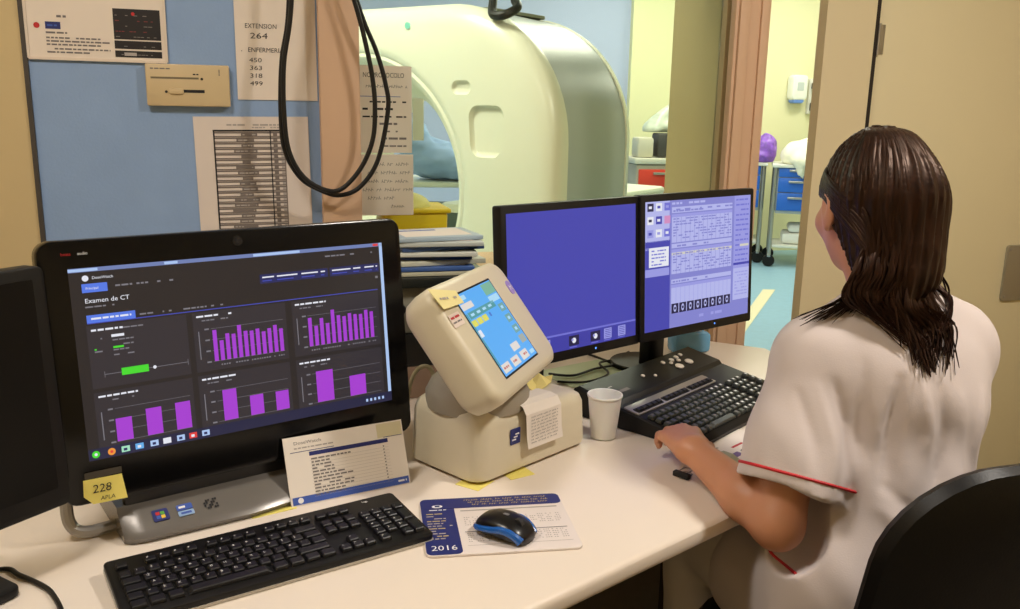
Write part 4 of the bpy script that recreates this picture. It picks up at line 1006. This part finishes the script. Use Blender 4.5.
q=B(M1); q.box((.02,.0,.345),(.36,.30,.07),mat('white_linen',(232,230,222),.8),.03); q.build('linen_pack',label='smaller white linen pack on top of the other on the trolley shelf',cat='linen pack')
t,M2=blue_trolley('drawer_trolley','second blue drawer trolley half hidden behind the pillar, left of the other',(2.07,8.47,0),-.26,.62,3)
def cloth_heap(lo,hi):
    def fn(p):
        d=el(p,(2.80,8.08,1.03),(.30,.20,.15))
        d=sm(d,el(p,(2.58,8.06,.99),(.16,.18,.12)),.08); d=sm(d,el(p,(2.93,8.02,1.10),(.15,.15,.11)),.06)
        d=sm(d,rc(p,(2.53,7.90,.96),(2.58,7.87,.80),.06,.012),.05); d=sm(d,rc(p,(2.66,7.86,.96),(2.72,7.84,.85),.07,.02),.05)
        d=d+.012*noise(p,24,3)
        return smx(d,np.where(p[:,1]+.27*(p[:,0]-2.72)>7.845,.932-p[:,2],-1.),.01)
    return fn
sdf_obj('draped_cloth',cloth_heap(0,0),(2.3,7.7,.72),(3.2,8.4,1.28),.014,mat('cream_cloth',(242,238,216),.85,bump=.1,bs=40),label='crumpled cream cloth draped over the top of the blue drawer trolley',category='cloth')
PV=mat('purple_foil',(140,92,196),.4,var=.35,vs_=22)
def purple(p):
    d=el(p,(2.33,8.24,1.05),(.10,.11,.14)); d=sm(d,el(p,(2.30,8.22,.99),(.10,.09,.065)),.04); return smx(d+.012*noise(p,45,6),.932-p[:,2],.01)
sdf_obj('purple_bag',purple,(2.05,8.0,.9),(2.6,8.5,1.3),.010,PV,label='crinkled purple bag on the trolley top beside the cream cloth',category='bag')
q=B(M2@Matrix.Translation((.22,.10,.9305))); q.box((0,0,.12),(.10,.10,.24),mat('pink_white_box',(236,214,206),.6),.01); q.build('small_carton',label='small pale carton standing behind the purple bag',cat='carton')
# soap dispenser on the far wall
SD=WF@Matrix.Translation((5.10,1.62,-5.5))
def onfar(x,y): pass
P_=Vector((2.786,8.942)); s_=(P_.x-WO[0])*CW+(P_.y-WO[1])*SW
SD=WF@Matrix.Translation((s_-.03,1.60,-5.5))
sd=thing('soap_dispenser','white wall soap dispenser with a blue lower part, above the blue trolley','dispenser',tuple(SD.translation),YAW)
q=B(SD); q.rrect((0,.02,.11),.17,.24,.11,.035,mat('dispenser_white',(240,242,236),.3),edge=.02); q.build('cover',sd)
q=B(SD); q.rrect((0,-.095,.10),.12,.07,.10,.025,mat('dispenser_blue',(110,150,230),.35),edge=.015); q.build('push_lever',sd)
q=B(SD); q.rrect((.0,.03,.113),.07,.08,.004,.01,mat('dispenser_window',(200,208,206),.2)); q.build('level_window',sd)
WB=WF@Matrix.Translation((s_+.155,1.54,-5.5))
wb=thing('wall_bracket','grey and white wall bracket just right of the soap dispenser','bracket',tuple(WB.translation),YAW)
q=B(WB); q.rrect((0,0,.04),.08,.34,.04,.01,mat('bracket_white',(226,224,214),.4),edge=.005); q.build('plate',wb)
q=B(WB); q.box((.0,.10,.07),(.05,.06,.06),mat('bracket_dark',(90,84,80),.5),.01); q.box((.0,-.10,.07),(.05,.08,.06),mat('bracket_dark',(90,84,80),.5),.01); q.build('clamp',wb)
# red cart with supplies
RM=Matrix.Translation((1.26,7.75,0))@Matrix.Rotation(.15,4,'Z')
rcart=thing('red_cart','red emergency cart with a white rail standing right of the scanner','cart',(1.26,7.75,0),.15)
REDC=mat('cart_red',(216,62,48),.4)
q=B(RM); q.box((0,.0,.53),(.50,.42,.80),mat('cart_frame',(170,164,150),.5),.01); q.build('cabinet',rcart)
for k in range(4):
    q=B(RM); q.box((-.01,-.218,.235+k*.19),(.44,.02,.175),REDC,.005); d_=q.build('drawer',rcart); B(RM).box((-.01,-.240,.29+k*.19),(.2,.02,.02),STEEL,.004).build('handle',d_)
q=B(RM); q.box((0,0,.96),(.54,.46,.05),mat('cart_top',(210,206,190),.5),.01); q.build('worktop',rcart)
q=B(RM); q.tube([(-.22,-.24,.60),(-.22,-.36,.66),(-.05,-.42,.68),(.14,-.38,.66),(.2,-.24,.60)],.016,mat('rail_white',(236,232,222),.4),smooth=6); q.build('push_rail',rcart)
for x in (-.2,.2):
    for y in (-.16,.16): caster(rcart,RM,x,y)
q=B(RM); q.box((-.16,-.06,1.07),(.14,.2,.17),mat('pale_device',(206,200,180),.5),.02); q.build('pale_box',label='small pale box on the left of the red cart top',cat='box')
q=B(RM); q.box((.02,-.06,1.09),(.15,.2,.20),mat('dark_device',(66,64,62),.5),.02); q.build('monitoring_device',label='dark grey device box in the middle of the red cart top',cat='device')
q=B(RM); q.box((.17,-.08,1.07),(.11,.18,.17),mat('yellow_bag',(232,196,44),.5),.035); q.build('yellow_pouch',label='yellow pouch on the right of the red cart top',cat='pouch')
def bag(p): 
    d=rc(p,(1.22,7.78,1.22),(1.36,7.8,1.42),.10,.03); d=sm(d,el(p,(1.34,7.80,1.24),(.14,.12,.06)),.05); return smx(d+.014*noise(p,38,2),1.197-p[:,2],.01)
sdf_obj('plastic_bag',bag,(1.0,7.55,1.15),(1.6,8.05,1.55),.012,mat('bag_white_green',(206,212,196),.35,var=.15,vs_=14),label='crumpled pale plastic bag piled on top of the red cart',category='bag')
# blue drape on the supply trolley (seen through the bore)
def drape_(p):
    d=el(p,(-.44,5.06,1.09),(.16,.2,.11)); d=sm(d,el(p,(-.56,5.02,1.20),(.10,.14,.11)),.06); d=sm(d,el(p,(-.28,5.02,1.05),(.14,.16,.07)),.05); return smx(d+.022*noise(p,34,5),.982-p[:,2],.01)
sdf_obj('blue_drape',drape_,(-.9,4.7,.95),(0,5.4,1.4),.012,mat('blue_drape_cloth',(158,186,228),.85,bump=.1,bs=40),label='crumpled blue surgical drape heaped on the trolley behind the scanner',category='drape')

# ================================================================== OFFICE CHAIR
CY_=.294; CHL=(.672,1.372,0); CM=Matrix.Translation(CHL)@Matrix.Rotation(CY_,4,'Z')      # x right, y the way the sitter faces
LEA=mat('black_leatherette',(13,12,12),.42,bump=.10,bs=260,spec=.35)
ch=thing('office_chair','black office chair with a rounded backrest, under the seated operator','chair',CHL,CY_)
def back_ring(ins,y):
    out=[]; hw_,zt,zb,rt,rb=.235,.945,.50,.150,.09
    for (sx,top,a0) in ((1,1,0),(-1,1,PI/2),(-1,0,PI),(1,0,1.5*PI)):
        r=(rt if top else rb)-ins*.6; zc=(zt-ins-r) if top else (zb+ins+r)
        for i in range(9):
            a=a0+i*PI/16; x=sx*(hw_-ins-r)+r*math.cos(a); z=zc+r*math.sin(a)
            out.append((x,y-.215+.55*x*x-.20*(z-.7),z))
    return out
q=B(CM); q.loft([back_ring(.13,.034),back_ring(.07,.034),back_ring(.025,.026),back_ring(.004,.012),back_ring(.0,.0),back_ring(.006,-.016),back_ring(.03,-.026),back_ring(.08,-.032),back_ring(.14,-.033)],LEA); q.build('backrest',ch)
def seat_ring(ins,z):
    out=[]; 
    for (sx,sy,a0) in ((1,1,0),(-1,1,PI/2),(-1,-1,PI),(1,-1,1.5*PI)):
        for i in range(7):
            a=a0+i*PI/12; r=.09-ins*.5; out.append((sx*(.245-ins-r)+r*math.cos(a),.07+sy*(.235-ins-r)+r*math.sin(a),z))
    return out
q=B(CM); q.loft([seat_ring(.03,.395),seat_ring(.005,.405),seat_ring(0,.425),seat_ring(.012,.448),seat_ring(.05,.458),seat_ring(.12,.460)],LEA); q.build('seat',ch)
q=B(CM); q.tube([(0,.0,.385),(0,-.20,.385),(0,-.262,.42),(0,-.255,.56)],.022,BLK,smooth=6); q.build('back_bar',ch)
q=B(CM); q.cyl((0,.07,.10),.028,.285,BLK,bev=.003); q.cyl((0,.07,.36),.07,.034,BLK,bev=.006); q.build('gas_column',ch)
for k in range(5):
    a=2*PI*k/5+.3; e_=(.29*math.cos(a),.07+.29*math.sin(a))
    q=B(CM); q.tube([(0,.07,.115),(e_[0]*.5,.07+(e_[1]-.07)*.5,.105),(e_[0],e_[1],.085)],.026,BLK,r2=.016); leg=q.build('leg',ch)
    q=B(CM); q.cyl((e_[0]-.02,e_[1],.03),.029,.04,BLK,axis='x',seg=16,bev=.005); q.cyl((e_[0],e_[1],.05),.008,.03,STEEL); q.build('caster',leg)

# ================================================================== THE OPERATOR
Fv=np.array([-.29,.957,0.]); Lv=np.array([-.957,-.29,0.]); Uv=np.array([0,0,1.])
RB=np.stack([Lv,Fv,Uv],1)
NP=(.622,1.362,0)
nurse=thing('person','seated person with long dark brown hair in a white tunic, seen from behind','person',NP,0)
PEL=np.array([.622,1.362,.565]); CHE=np.array([.648,1.425,.91])
LS=np.array([.505,1.398,1.005]); RS=np.array([.775,1.482,1.005])
LE=np.array([.438,1.308,.752]); LW=np.array([.334,1.488,.804])
RE=np.array([.785,1.61,.785]); RW=np.array([.690,1.790,.812])
Fh=np.array([-.11,.985,-.10]); Fh/=np.linalg.norm(Fh); Lh=np.cross(Uv,Fh); Lh/=np.linalg.norm(Lh); Uh=np.cross(Fh,Lh)
HR=np.stack([Lh,Fh,Uh],1); HCN=np.array([.604,1.472,1.256])
def hp(l,f,u): return HCN+Lh*l+Fh*f+Uh*u
def hand(p,wr,h,lat,d,curl=1.):
    h=h*1.12; lat=lat*1.12
    z=np.array([0,0,1.]); kn=[wr+h*.080+lat*(.029)-z*.002,wr+h*.084+lat*.0095+z*.003,wr+h*.080-lat*.0095+z*.001,wr+h*.071-lat*.0275-z*.004]
    for i,k in enumerate(kn): d=sm(d,rc(p,wr+lat*(.012-.008*i),k,.0195,.0115),.014)
    ln=(.95,1.05,.98,.8)
    for i,k in enumerate(kn):
        a=k; c=ln[i]
        for (dh,dz,r1,r2) in ((.031,-.016,.0108,.0095),(.010,-.0215,.0095,.0085),(-.006,-.013,.0085,.0070)):
            b=a+h*dh*c+z*dz*c*curl*.8; d=sm(d,rc(p,a,b,r1,r2),.004); a=b
    a=wr+h*.018+lat*.022-z*.006; b=a+h*.032+lat*.022-z*.014; c_=b+h*.030+lat*.003-z*.008
    d=sm(d,rc(p,a,b,.0150,.0115),.012); d=sm(d,rc(p,b,c_,.0112,.0085),.004)
    return d
HIPL=PEL+Lv*.085; HIPR=PEL-Lv*.085; KNL=HIPL+Fv*.40+Lv*.02-Uv*.03; KNR=HIPR+Fv*.40-Lv*.02-Uv*.03
ANL=KNL-Fv*.03-Uv*.435; ANR=KNR-Fv*.03-Uv*.435
hl=np.array([-.10,.99,0.]); hl/=np.linalg.norm(hl); latl=np.array([hl[1],-hl[0],0.])
hr=np.array([-.6,.80,0.]); hr/=np.linalg.norm(hr); latr=np.array([-hr[1],hr[0],0.])
def body(p):
    d=el(p,CHE,(.150,.095,.165),RB); d=sm(d,el(p,PEL+Uv*.02,(.165,.11,.11),RB),.08); d=sm(d,rc(p,PEL,CHE,.115,.11),.05)
    d=sm(d,rc(p,LS,RS,.050,.050),.06)
    nk0=np.array([.640,1.443,1.03]); d=sm(d,rc(p,nk0,hp(0,-.012,-.085),.053,.050),.05)
    d=sm(d,rc(p,LS,LE,.050,.038),.03); d=sm(d,rc(p,LE,LE+.35*(LW-LE),.041,.040),.02); d=sm(d,rc(p,LE+.35*(LW-LE),LW,.040,.0255),.02); d=hand(p,LW,hl,latl,d)
    d=sm(d,rc(p,RS,RE,.050,.040),.03); d=sm(d,rc(p,RE,RW,.041,.026),.02); d=hand(p,RW,hr,latr,d)
    for a,b,c in ((HIPL,KNL,ANL),(HIPR,KNR,ANR)):
        d=sm(d,rc(p,a,b,.085,.058),.05); d=sm(d,rc(p,b,c,.056,.036),.02); d=sm(d,rc(p,c-Uv*.02,c+Fv*.13-Uv*.045,.032,.022),.03)
    # head
    hd=el(p,hp(0,0,.008),(.0765,.097,.106),HR); hd=sm(hd,el(p,hp(0,.038,-.060),(.054,.056,.062),HR),.04); hd=sm(hd,el(p,hp(0,.070,-.098),(.024,.022,.020),HR),.03)
    hd=sm(hd,rc(p,hp(0,.098,.0),hp(0,.116,-.038),.007,.0115),.016); hd=sm(hd,el(p,hp(0,.090,-.062),(.024,.012,.009),HR),.01)
    for s_ in (-1,1):
        hd=smx(hd,-el(p,hp(s_*.031,.105,.0),(.017,.016,.011),HR),.012); hd=sm(hd,el(p,hp(s_*.032,.086,.0),(.012,.012,.010),HR),.004)
        hd=sm(hd,el(p,hp(s_*.042,.072,-.035),(.022,.018,.02),HR),.025)
        er=el(p,hp(s_*.0815,-.006,-.010),(.009,.021,.034),HR); er=smx(er,-el(p,hp(s_*.094,-.002,-.006),(.009,.013,.022),HR),.004); hd=sm(hd,er,.006)
        hd=sm(hd,el(p,hp(s_*.078,.002,-.040),(.006,.009,.010),HR),.008)
    return sm(d,hd,.025)
SKIN=mat('skin',(206,146,112),.45,sss=.12,var=.04,vs_=14,bump=.05,bs=300)
sdf_obj('body',body,(.22,1.15,.0),(1.0,2.02,1.42),.0042,SKIN,nurse,relax=1)
for s_ in (-1,1):
    q=B(); q.ell(tuple(hp(s_*.031,.0895,.0)),(.0105,.0105,.0105),mat('eye_white',(236,232,228),.2)); e_=q.build('eye',nurse)
    q=B(); q.ell(tuple(hp(s_*.031,.0970,.0)),(.005,.005,.005),mat('eye_brown',(60,38,24),.2)); q.build('iris',e_)
    q=B(); q.tube([tuple(hp(s_*.012,.098,.020)),tuple(hp(s_*.030,.096,.026)),tuple(hp(s_*.050,.080,.020))],.0035,mat('brow_brown',(40,26,20),.7),smooth=4,r2=.0018); q.build('eyebrow',nurse)
# tunic
SLL=LS+.80*(LE-LS); SLR=RS+.80*(RE-RS); axl=(LE-LS)/np.linalg.norm(LE-LS); axr=(RE-RS)/np.linalg.norm(RE-RS)
def folds(p):
    q_=p-np.array([.65,1.30,.85]); a=q_@Lv; u=q_[:,2]
    f_=.0030*np.sin(46*(a*.8+u*.45)+2.2*noise(p,9,1))+.0028*np.sin(34*(u*.9-a*.5)+2.5*noise(p,8,4))
    f_+=.0028*noise(p,38,7)
    w_=np.clip((1.06-p[:,2])/.20,.15,1)
    return f_*w_
# creases of the back, as (lateral, height) lines: positive depth = ridge
CREASE=[(-.013,.013,[(.075,1.0),(.088,.93),(.098,.84)]),(.008,.013,[(.050,1.0),(.040,.92),(.055,.85)]),(-.006,.012,[(.020,.99),(.012,.92),(.030,.84),(.035,.76)]),
        (.006,.015,[(-.02,.97),(-.015,.88),(.005,.78)]),(-.006,.014,[(.10,.83),(.04,.775),(-.05,.72)]),(.007,.016,[(.11,.80),(.05,.74),(-.03,.68)]),
        (-.006,.013,[(-.11,.97),(-.085,.88),(-.09,.78)]),(.006,.014,[(-.075,.97),(-.055,.89),(-.06,.80)]),(.005,.012,[(.09,.70),(.02,.66),(-.06,.63)]),
        (-.007,.010,[(.165,.99),(.150,.92),(.155,.86)]),(.006,.012,[(.19,.98),(.18,.90),(.185,.84)]),(-.006,.011,[(.215,.97),(.21,.90),(.215,.84)]),(-.005,.012,[(.12,1.02),(.128,.95),(.125,.88)])]
def fold_lines(p):
    q_=p-np.array([.652,1.42,0]); a=q_@Lv; u=q_[:,2]; fw=q_@Fv; o_=np.zeros(len(p))
    for dep,w_,pl in CREASE:
        m_=np.full(len(p),9.); T_=np.zeros(len(p)); ns=len(pl)-1
        for k_,((a0,u0),(a1,u1)) in enumerate(zip(pl[:-1],pl[1:])):
            da,du=a1-a0,u1-u0; t=np.clip(((a-a0)*da+(u-u0)*du)/(da*da+du*du),0,1); h_=np.hypot(a-a0-t*da,u-u0-t*du); T_=np.where(h_<m_,(k_+t)/ns,T_); m_=np.minimum(m_,h_)
        o_-=dep*np.exp(-(m_/(w_*(.6+.5*T_)))**2)*np.sin(np.pi*np.clip(T_*.84+.08,0,1))**.7*.9
    return o_*np.clip((.03-fw)/.05,0,1)
def tunic(p):
    d=el(p,CHE+Uv*.0,(.152,.122,.20),RB); d=sm(d,el(p,PEL+Uv*.06,(.190,.142,.20),RB),.10); d=sm(d,rc(p,PEL,CHE,.135,.13),.06)
    d=sm(d,rc(p,LS-Uv*.006,RS-Uv*.006,.066,.066),.07); d=sm(d,rc(p,np.array([.640,1.435,1.085])-Lv*.04,np.array([.640,1.435,1.045])-Lv*.13,.040,.035),.05); d=sm(d,rc(p,np.array([.640,1.435,1.085])+Lv*.04,np.array([.640,1.435,1.045])+Lv*.12,.040,.035),.05)
    for a_,b_ in ((HIPL,KNL),(HIPR,KNR)): d=sm(d,rc(p,a_+Uv*.005,a_+.45*(b_-a_)+Uv*.004,.104,.098),.05)
    nk0=np.array([.640,1.443,1.03]); d=sm(d,rc(p,nk0-Uv*.02,nk0+Uv*.035,.075,.066),.05)
    sl_=np.minimum(1e9,smx(rc(p,LS,SLL+axl*.03,.066,.090),(p-SLL)@axl,.006)); sr_=smx(rc(p,RS,SLR+axr*.03,.062,.078),(p-SLR)@axr,.006)
    d=sm(d,sl_,.022); d=sm(d,sr_,.03)
    d=d+folds(p)*1.25+fold_lines(p)
    for (a,b,ax,r0,r1) in ((LS,SLL,axl,.056,.080),(RS,SLR,axr,.050,.066)):
        c=-rc(p,a+.62*(b-a),b+ax*.06,r0,r1); d=smx(d,c,.004)
    d=smx(d,-rc(p,nk0+Uv*.035,nk0+Uv*.12,.057,.075),.008)
    d=smx(d,-rc(p,np.array([.640,1.443,1.07])+Fv*.03,np.array([.640,1.443,.98])+Fv*.14,.05,.03),.01)
    return smx(d,.475-p[:,2],.012)
TUN=mat('white_cotton_tunic',(212,200,197),.85,bump=.12,bs=420,sheen=.15)
sdf_obj('tunic',tunic,(.22,1.10,.45),(1.05,1.80,1.16),.0045,TUN,nurse,relax=2)
# red piping
PIPE=mat('red_piping',(196,36,44),.6)
def march(fn,o,dv,n=60):
    o=np.array(o,float); dv=np.array(dv,float); dv/=np.linalg.norm(dv); t=0.
    for _ in range(n): t+=float(fn((o+dv*t)[None])[0])*.6
    return o+dv*t
def cuff(S,ax,up):
    c=S-ax*.026; a=np.cross(ax,up); a/=np.linalg.norm(a); b=np.cross(ax,a); pts=[]
    for i in range(40):
        r_=a*math.cos(2*PI*i/40)+b*math.sin(2*PI*i/40)
        t=.104
        while t>.05 and float(tunic((c+r_*t)[None])[0])>.0: t-=.001
        pts.append(tuple(c+r_*t))
    return pts+pts[:1]
for (S,ax) in ((SLL,axl),(SLR,axr)):
    q=B(); q.tube(cuff(S,ax,Uv),.0028,PIPE,seg=6); q.build('sleeve_piping',nurse)
def campoint(x,y):
    f_=880.07; d=np.array(_fw)+np.array(_rt2)*(x-510)/f_+np.array(_up2)*(304.5-y)/f_; return d
PK=[tuple(march(tunic,(0,0,1.403),campoint(*xy),160)) for xy in ((767,541),(769,549),(774,556),(784,564),(796,574))]
q=B(); q.tube(PK,.0028,PIPE,seg=6,smooth=3); q.build('pocket_piping',nurse)
# trousers and shoes
def trousers(p):
    d=el(p,PEL-Uv*.01,(.178,.125,.10),RB)
    for a,b,c in ((HIPL,KNL,ANL),(HIPR,KNR,ANR)):
        d=sm(d,rc(p,a,b,.096,.072),.05); d=sm(d,smx(rc(p,b,c,.070,.060),c[2]+.01-p[:,2],.01),.03)
    d=d+.003*noise(p,30,8)
    return smx(d,p[:,2]-.64,.01)
sdf_obj('trousers',trousers,(.25,1.15,.05),(1.0,2.0,.72),.007,mat('white_cotton_trousers',(214,206,198),.85,bump=.1,bs=300),nurse,relax=2)
for c in (ANL,ANR):
    def shoe(p,c=c):
        d=rc(p,c-Fv*.035-Uv*.045,c+Fv*.14-Uv*.06,.045,.040); d=sm(d,rc(p,c-Uv*.02,c-Uv*.05,.042,.045),.03); return smx(d,.004-p[:,2],.006)
    sdf_obj('shoe',shoe,tuple(c-np.array([.25,.25,.12])),tuple(c+np.array([.25,.25,.06])),.006,mat('white_clog',(220,218,212),.5),nurse,relax=1)
# hair
def hair_mat():
    m=bpy.data.materials.new('dark_brown_hair'); m.use_nodes=True; nt=m.node_tree; b=nt.nodes['Principled BSDF']
    tc=nt.nodes.new('ShaderNodeTexCoord'); mp_=nt.nodes.new('ShaderNodeMapping'); mp_.inputs['Scale'].default_value=(1,1,.10); n=nt.nodes.new('ShaderNodeTexNoise'); n.inputs['Scale'].default_value=150; n.inputs['Detail'].default_value=4
    nt.links.new(tc.outputs['Object'],mp_.inputs[0]); nt.links.new(mp_.outputs[0],n.inputs['Vector'])
    r=nt.nodes.new('ShaderNodeValToRGB'); r.color_ramp.elements[0].position=.35; r.color_ramp.elements[1].position=.75
    r.color_ramp.elements[0].color=(*lin((24,15,12)),1); r.color_ramp.elements[1].color=(*lin((50,30,22)),1)
    nt.links.new(n.outputs['Fac'],r.inputs[0]); nt.links.new(r.outputs[0],b.inputs['Base Color'])
    bp=nt.nodes.new('ShaderNodeBump'); bp.inputs['Strength'].default_value=.25; bp.inputs['Distance'].default_value=.002; nt.links.new(n.outputs['Fac'],bp.inputs['Height']); nt.links.new(bp.outputs[0],b.inputs['Normal'])
    b.inputs['Roughness'].default_value=.42; b.inputs['Specular IOR Level'].default_value=.38; b.inputs['Specular Tint'].default_value=(.85,.55,.40,1)
    return m
HAIR=hair_mat()
def hair(p):
    d=el(p,hp(.0,-.006,.012),(.0815,.105,.113),HR)
    a=(p-HCN)@(Fh*.78-Uh*.63)
    d=smx(d,a-.022,.02)
    for s_ in (-1,1): d=smx(d,-el(p,hp(s_*.094,.012,-.022),(.022,.036,.042),HR),.01)
    m_=rc(p,hp(-.008,-.050,.0),hp(-.008,-.062,-.10),.072,.052); m_=sm(m_,rc(p,hp(-.010,-.062,-.10),np.array([.612,1.356,1.10]),.052,.014),.05)
    m_=sm(m_,rc(p,hp(-.055,-.03,-.02),hp(-.050,-.055,-.12),.045,.030),.04)
    d=sm(d,m_,.05)
    az=np.arctan2((p-HCN)@Lh,-((p-HCN)@Fh)+.001)
    d=d+.0022*np.sin(az*34+1.5*noise(p,20,5))+.0012*np.sin(az*71)
    return d
hb=sdf_obj('hair',hair,(.40,1.20,.98),(.85,1.65,1.42),.0036,HAIR,nurse,relax=1)
rg=random.Random(12); q=B()
def strand(pts,r0,r1,jit=.006):
    P=[Vector([float(v) for v in x])+Vector((rg.gauss(0,jit),rg.gauss(0,jit),rg.gauss(0,jit))) if i>1 else Vector([float(v) for v in x]) for i,x in enumerate(pts)]
    C=catmull(P,7); n=len(C)
    rings=[]; 
    for i,c in enumerate(C):
        t=i/(n-1); r=r0*(1-t)**.6+r1; T=(C[min(i+1,n-1)]-C[max(i-1,0)]).normalized(); out=(c-Vector([float(v) for v in HCN])); out=(out-T*out.dot(T)); out=out.normalized() if out.length>1e-6 else Vector((0,1,0)); sd_=T.cross(out)
        rings.append([tuple(c+sd_*r*1.5*math.cos(2*PI*k/6)+out*r*.6*math.sin(2*PI*k/6)) for k in range(6)])
    q.loft(rings,HAIR)
def clear(c):
    for _ in range(30):
        if float(tunic(c[None])[0])>.005: break
        c=c-Fv*.004+Uv*.0005
    return c
def back(x_lat,z,out=.0):  # point on the fall of hair behind the shoulders
    z_=z
    c=np.array([.580,1.435,0])-Lv*0+Lv*x_lat-Fv*(.085+.018*(1.2-z)/.1*.3-abs(x_lat)*.45+out); c[2]=z_
    return clear(c) if z<1.13 else c
def skl(l,f,u,k):
    q_=np.array([l/.0765,f/.097,(u-.008)/.106]); q_=q_/np.linalg.norm(q_)*k; return hp(q_[0]*.0765,q_[1]*.097,q_[2]*.106+.008)
for k in range(520):                 # the long fall at the back
    az=rg.uniform(-1.75,.92); l=math.sin(az); b_=math.cos(az)
    p0=hp(.012*l,.012,.1225); p1=hp(.052*l,-.056*b_-.008,.108); p2=hp(.0835*l,-.110*b_-.004,.040); p3=hp(.082*l,-.115*b_-.004,-.035)
    if az>.55: p3=hp(.066*l,-.108*b_-.012,-.05)
    xl=-.010+.060*l+rg.gauss(0,.011); ze=rg.uniform(1.0,1.085) if abs(l+.35)<.45 else rg.uniform(1.04,1.12)
    ph=1.8*l+rg.gauss(0,.35); wv=.020*math.sin(ph)
    p4=back(xl,1.165,rg.uniform(0,.012)); p5=back(xl*.9+wv,1.115,rg.uniform(.0,.012)); p6=back(xl*.65-wv*.9-.014,ze,rg.uniform(-.004,.010))
    strand([p0,p1,p2,p3,p4,p5,p6],rg.uniform(.0016,.0030),.0005,.0025)
for k in range(90):                  # pulled back over the left ear from the hairline
    t=rg.random(); u0=.075-.065*t; p0=skl(.050+.022*t,.074-.034*t,u0,1.06); p1=skl(.084,.020,.052-.040*t,1.12); p2=skl(.083,-.040,.020-.045*t,1.16); p3=hp(.060,-.092,-.02-.06*t); p4=back(.045-.03*t+rg.gauss(0,.006),1.15,.006)
    strand([p0,p1,p2,p3,p4],rg.uniform(.0014,.0024),.0005,.0015)
for k in range(80):                  # over the crown and the right side
    az=rg.uniform(-2.3,-1.2); l=math.sin(az); b_=math.cos(az)
    strand([hp(.012*l,.02,.1225),hp(.066*l,-.05*b_,.094),hp(.084*l,-.095*b_-.01,.03),hp(.083*l,-.07*b_-.04,-.06),back(-.085+rg.gauss(0,.006),1.14,.0),back(-.075+rg.gauss(0,.01),1.09,.008)],rg.uniform(.0016,.0028),.0005,.002)
for k in range(60):                  # lock swept over the left shoulder
    t=k/60.; p0=hp(.056,-.078,.0-.03*t); p1=hp(.052,-.088,-.075); e_=np.array([.535-.083*t*t+rg.gauss(0,.005),1.372+rg.gauss(0,.007),1.094-.020*t+rg.gauss(0,.004)]); m_=np.array([.570-.02*t,1.368,1.128])
    strand([p0,p1,m_,e_],rg.uniform(.0016,.0026),.0004,.003)
for k in range(45):                  # longest wavy ends at the right of the back
    x_=-.03-.0012*k+rg.gauss(0,.005); w_=.012*math.sin(k*.35); strand([back(x_*.8,1.17,.012),back(x_+.016+w_,1.11,.02),back(x_-.010,1.065,.016),back(x_+.012+w_,.995+rg.uniform(0,.04),.010)],rg.uniform(.0016,.0028),.0005,.003)
for k in range(36):
    strand([hp(-.070,-.06,.02),hp(-.092,-.055,-.06),back(-.100+rg.gauss(0,.005),1.14,.0),back(-.108+rg.gauss(0,.004),1.105,.0),back(-.085+rg.gauss(0,.006),1.075,.01),back(-.066+rg.gauss(0,.008),1.06,.012)],rg.uniform(.0016,.0026),.0005,.002)
q.build('hair_locks',hb,smooth=60)
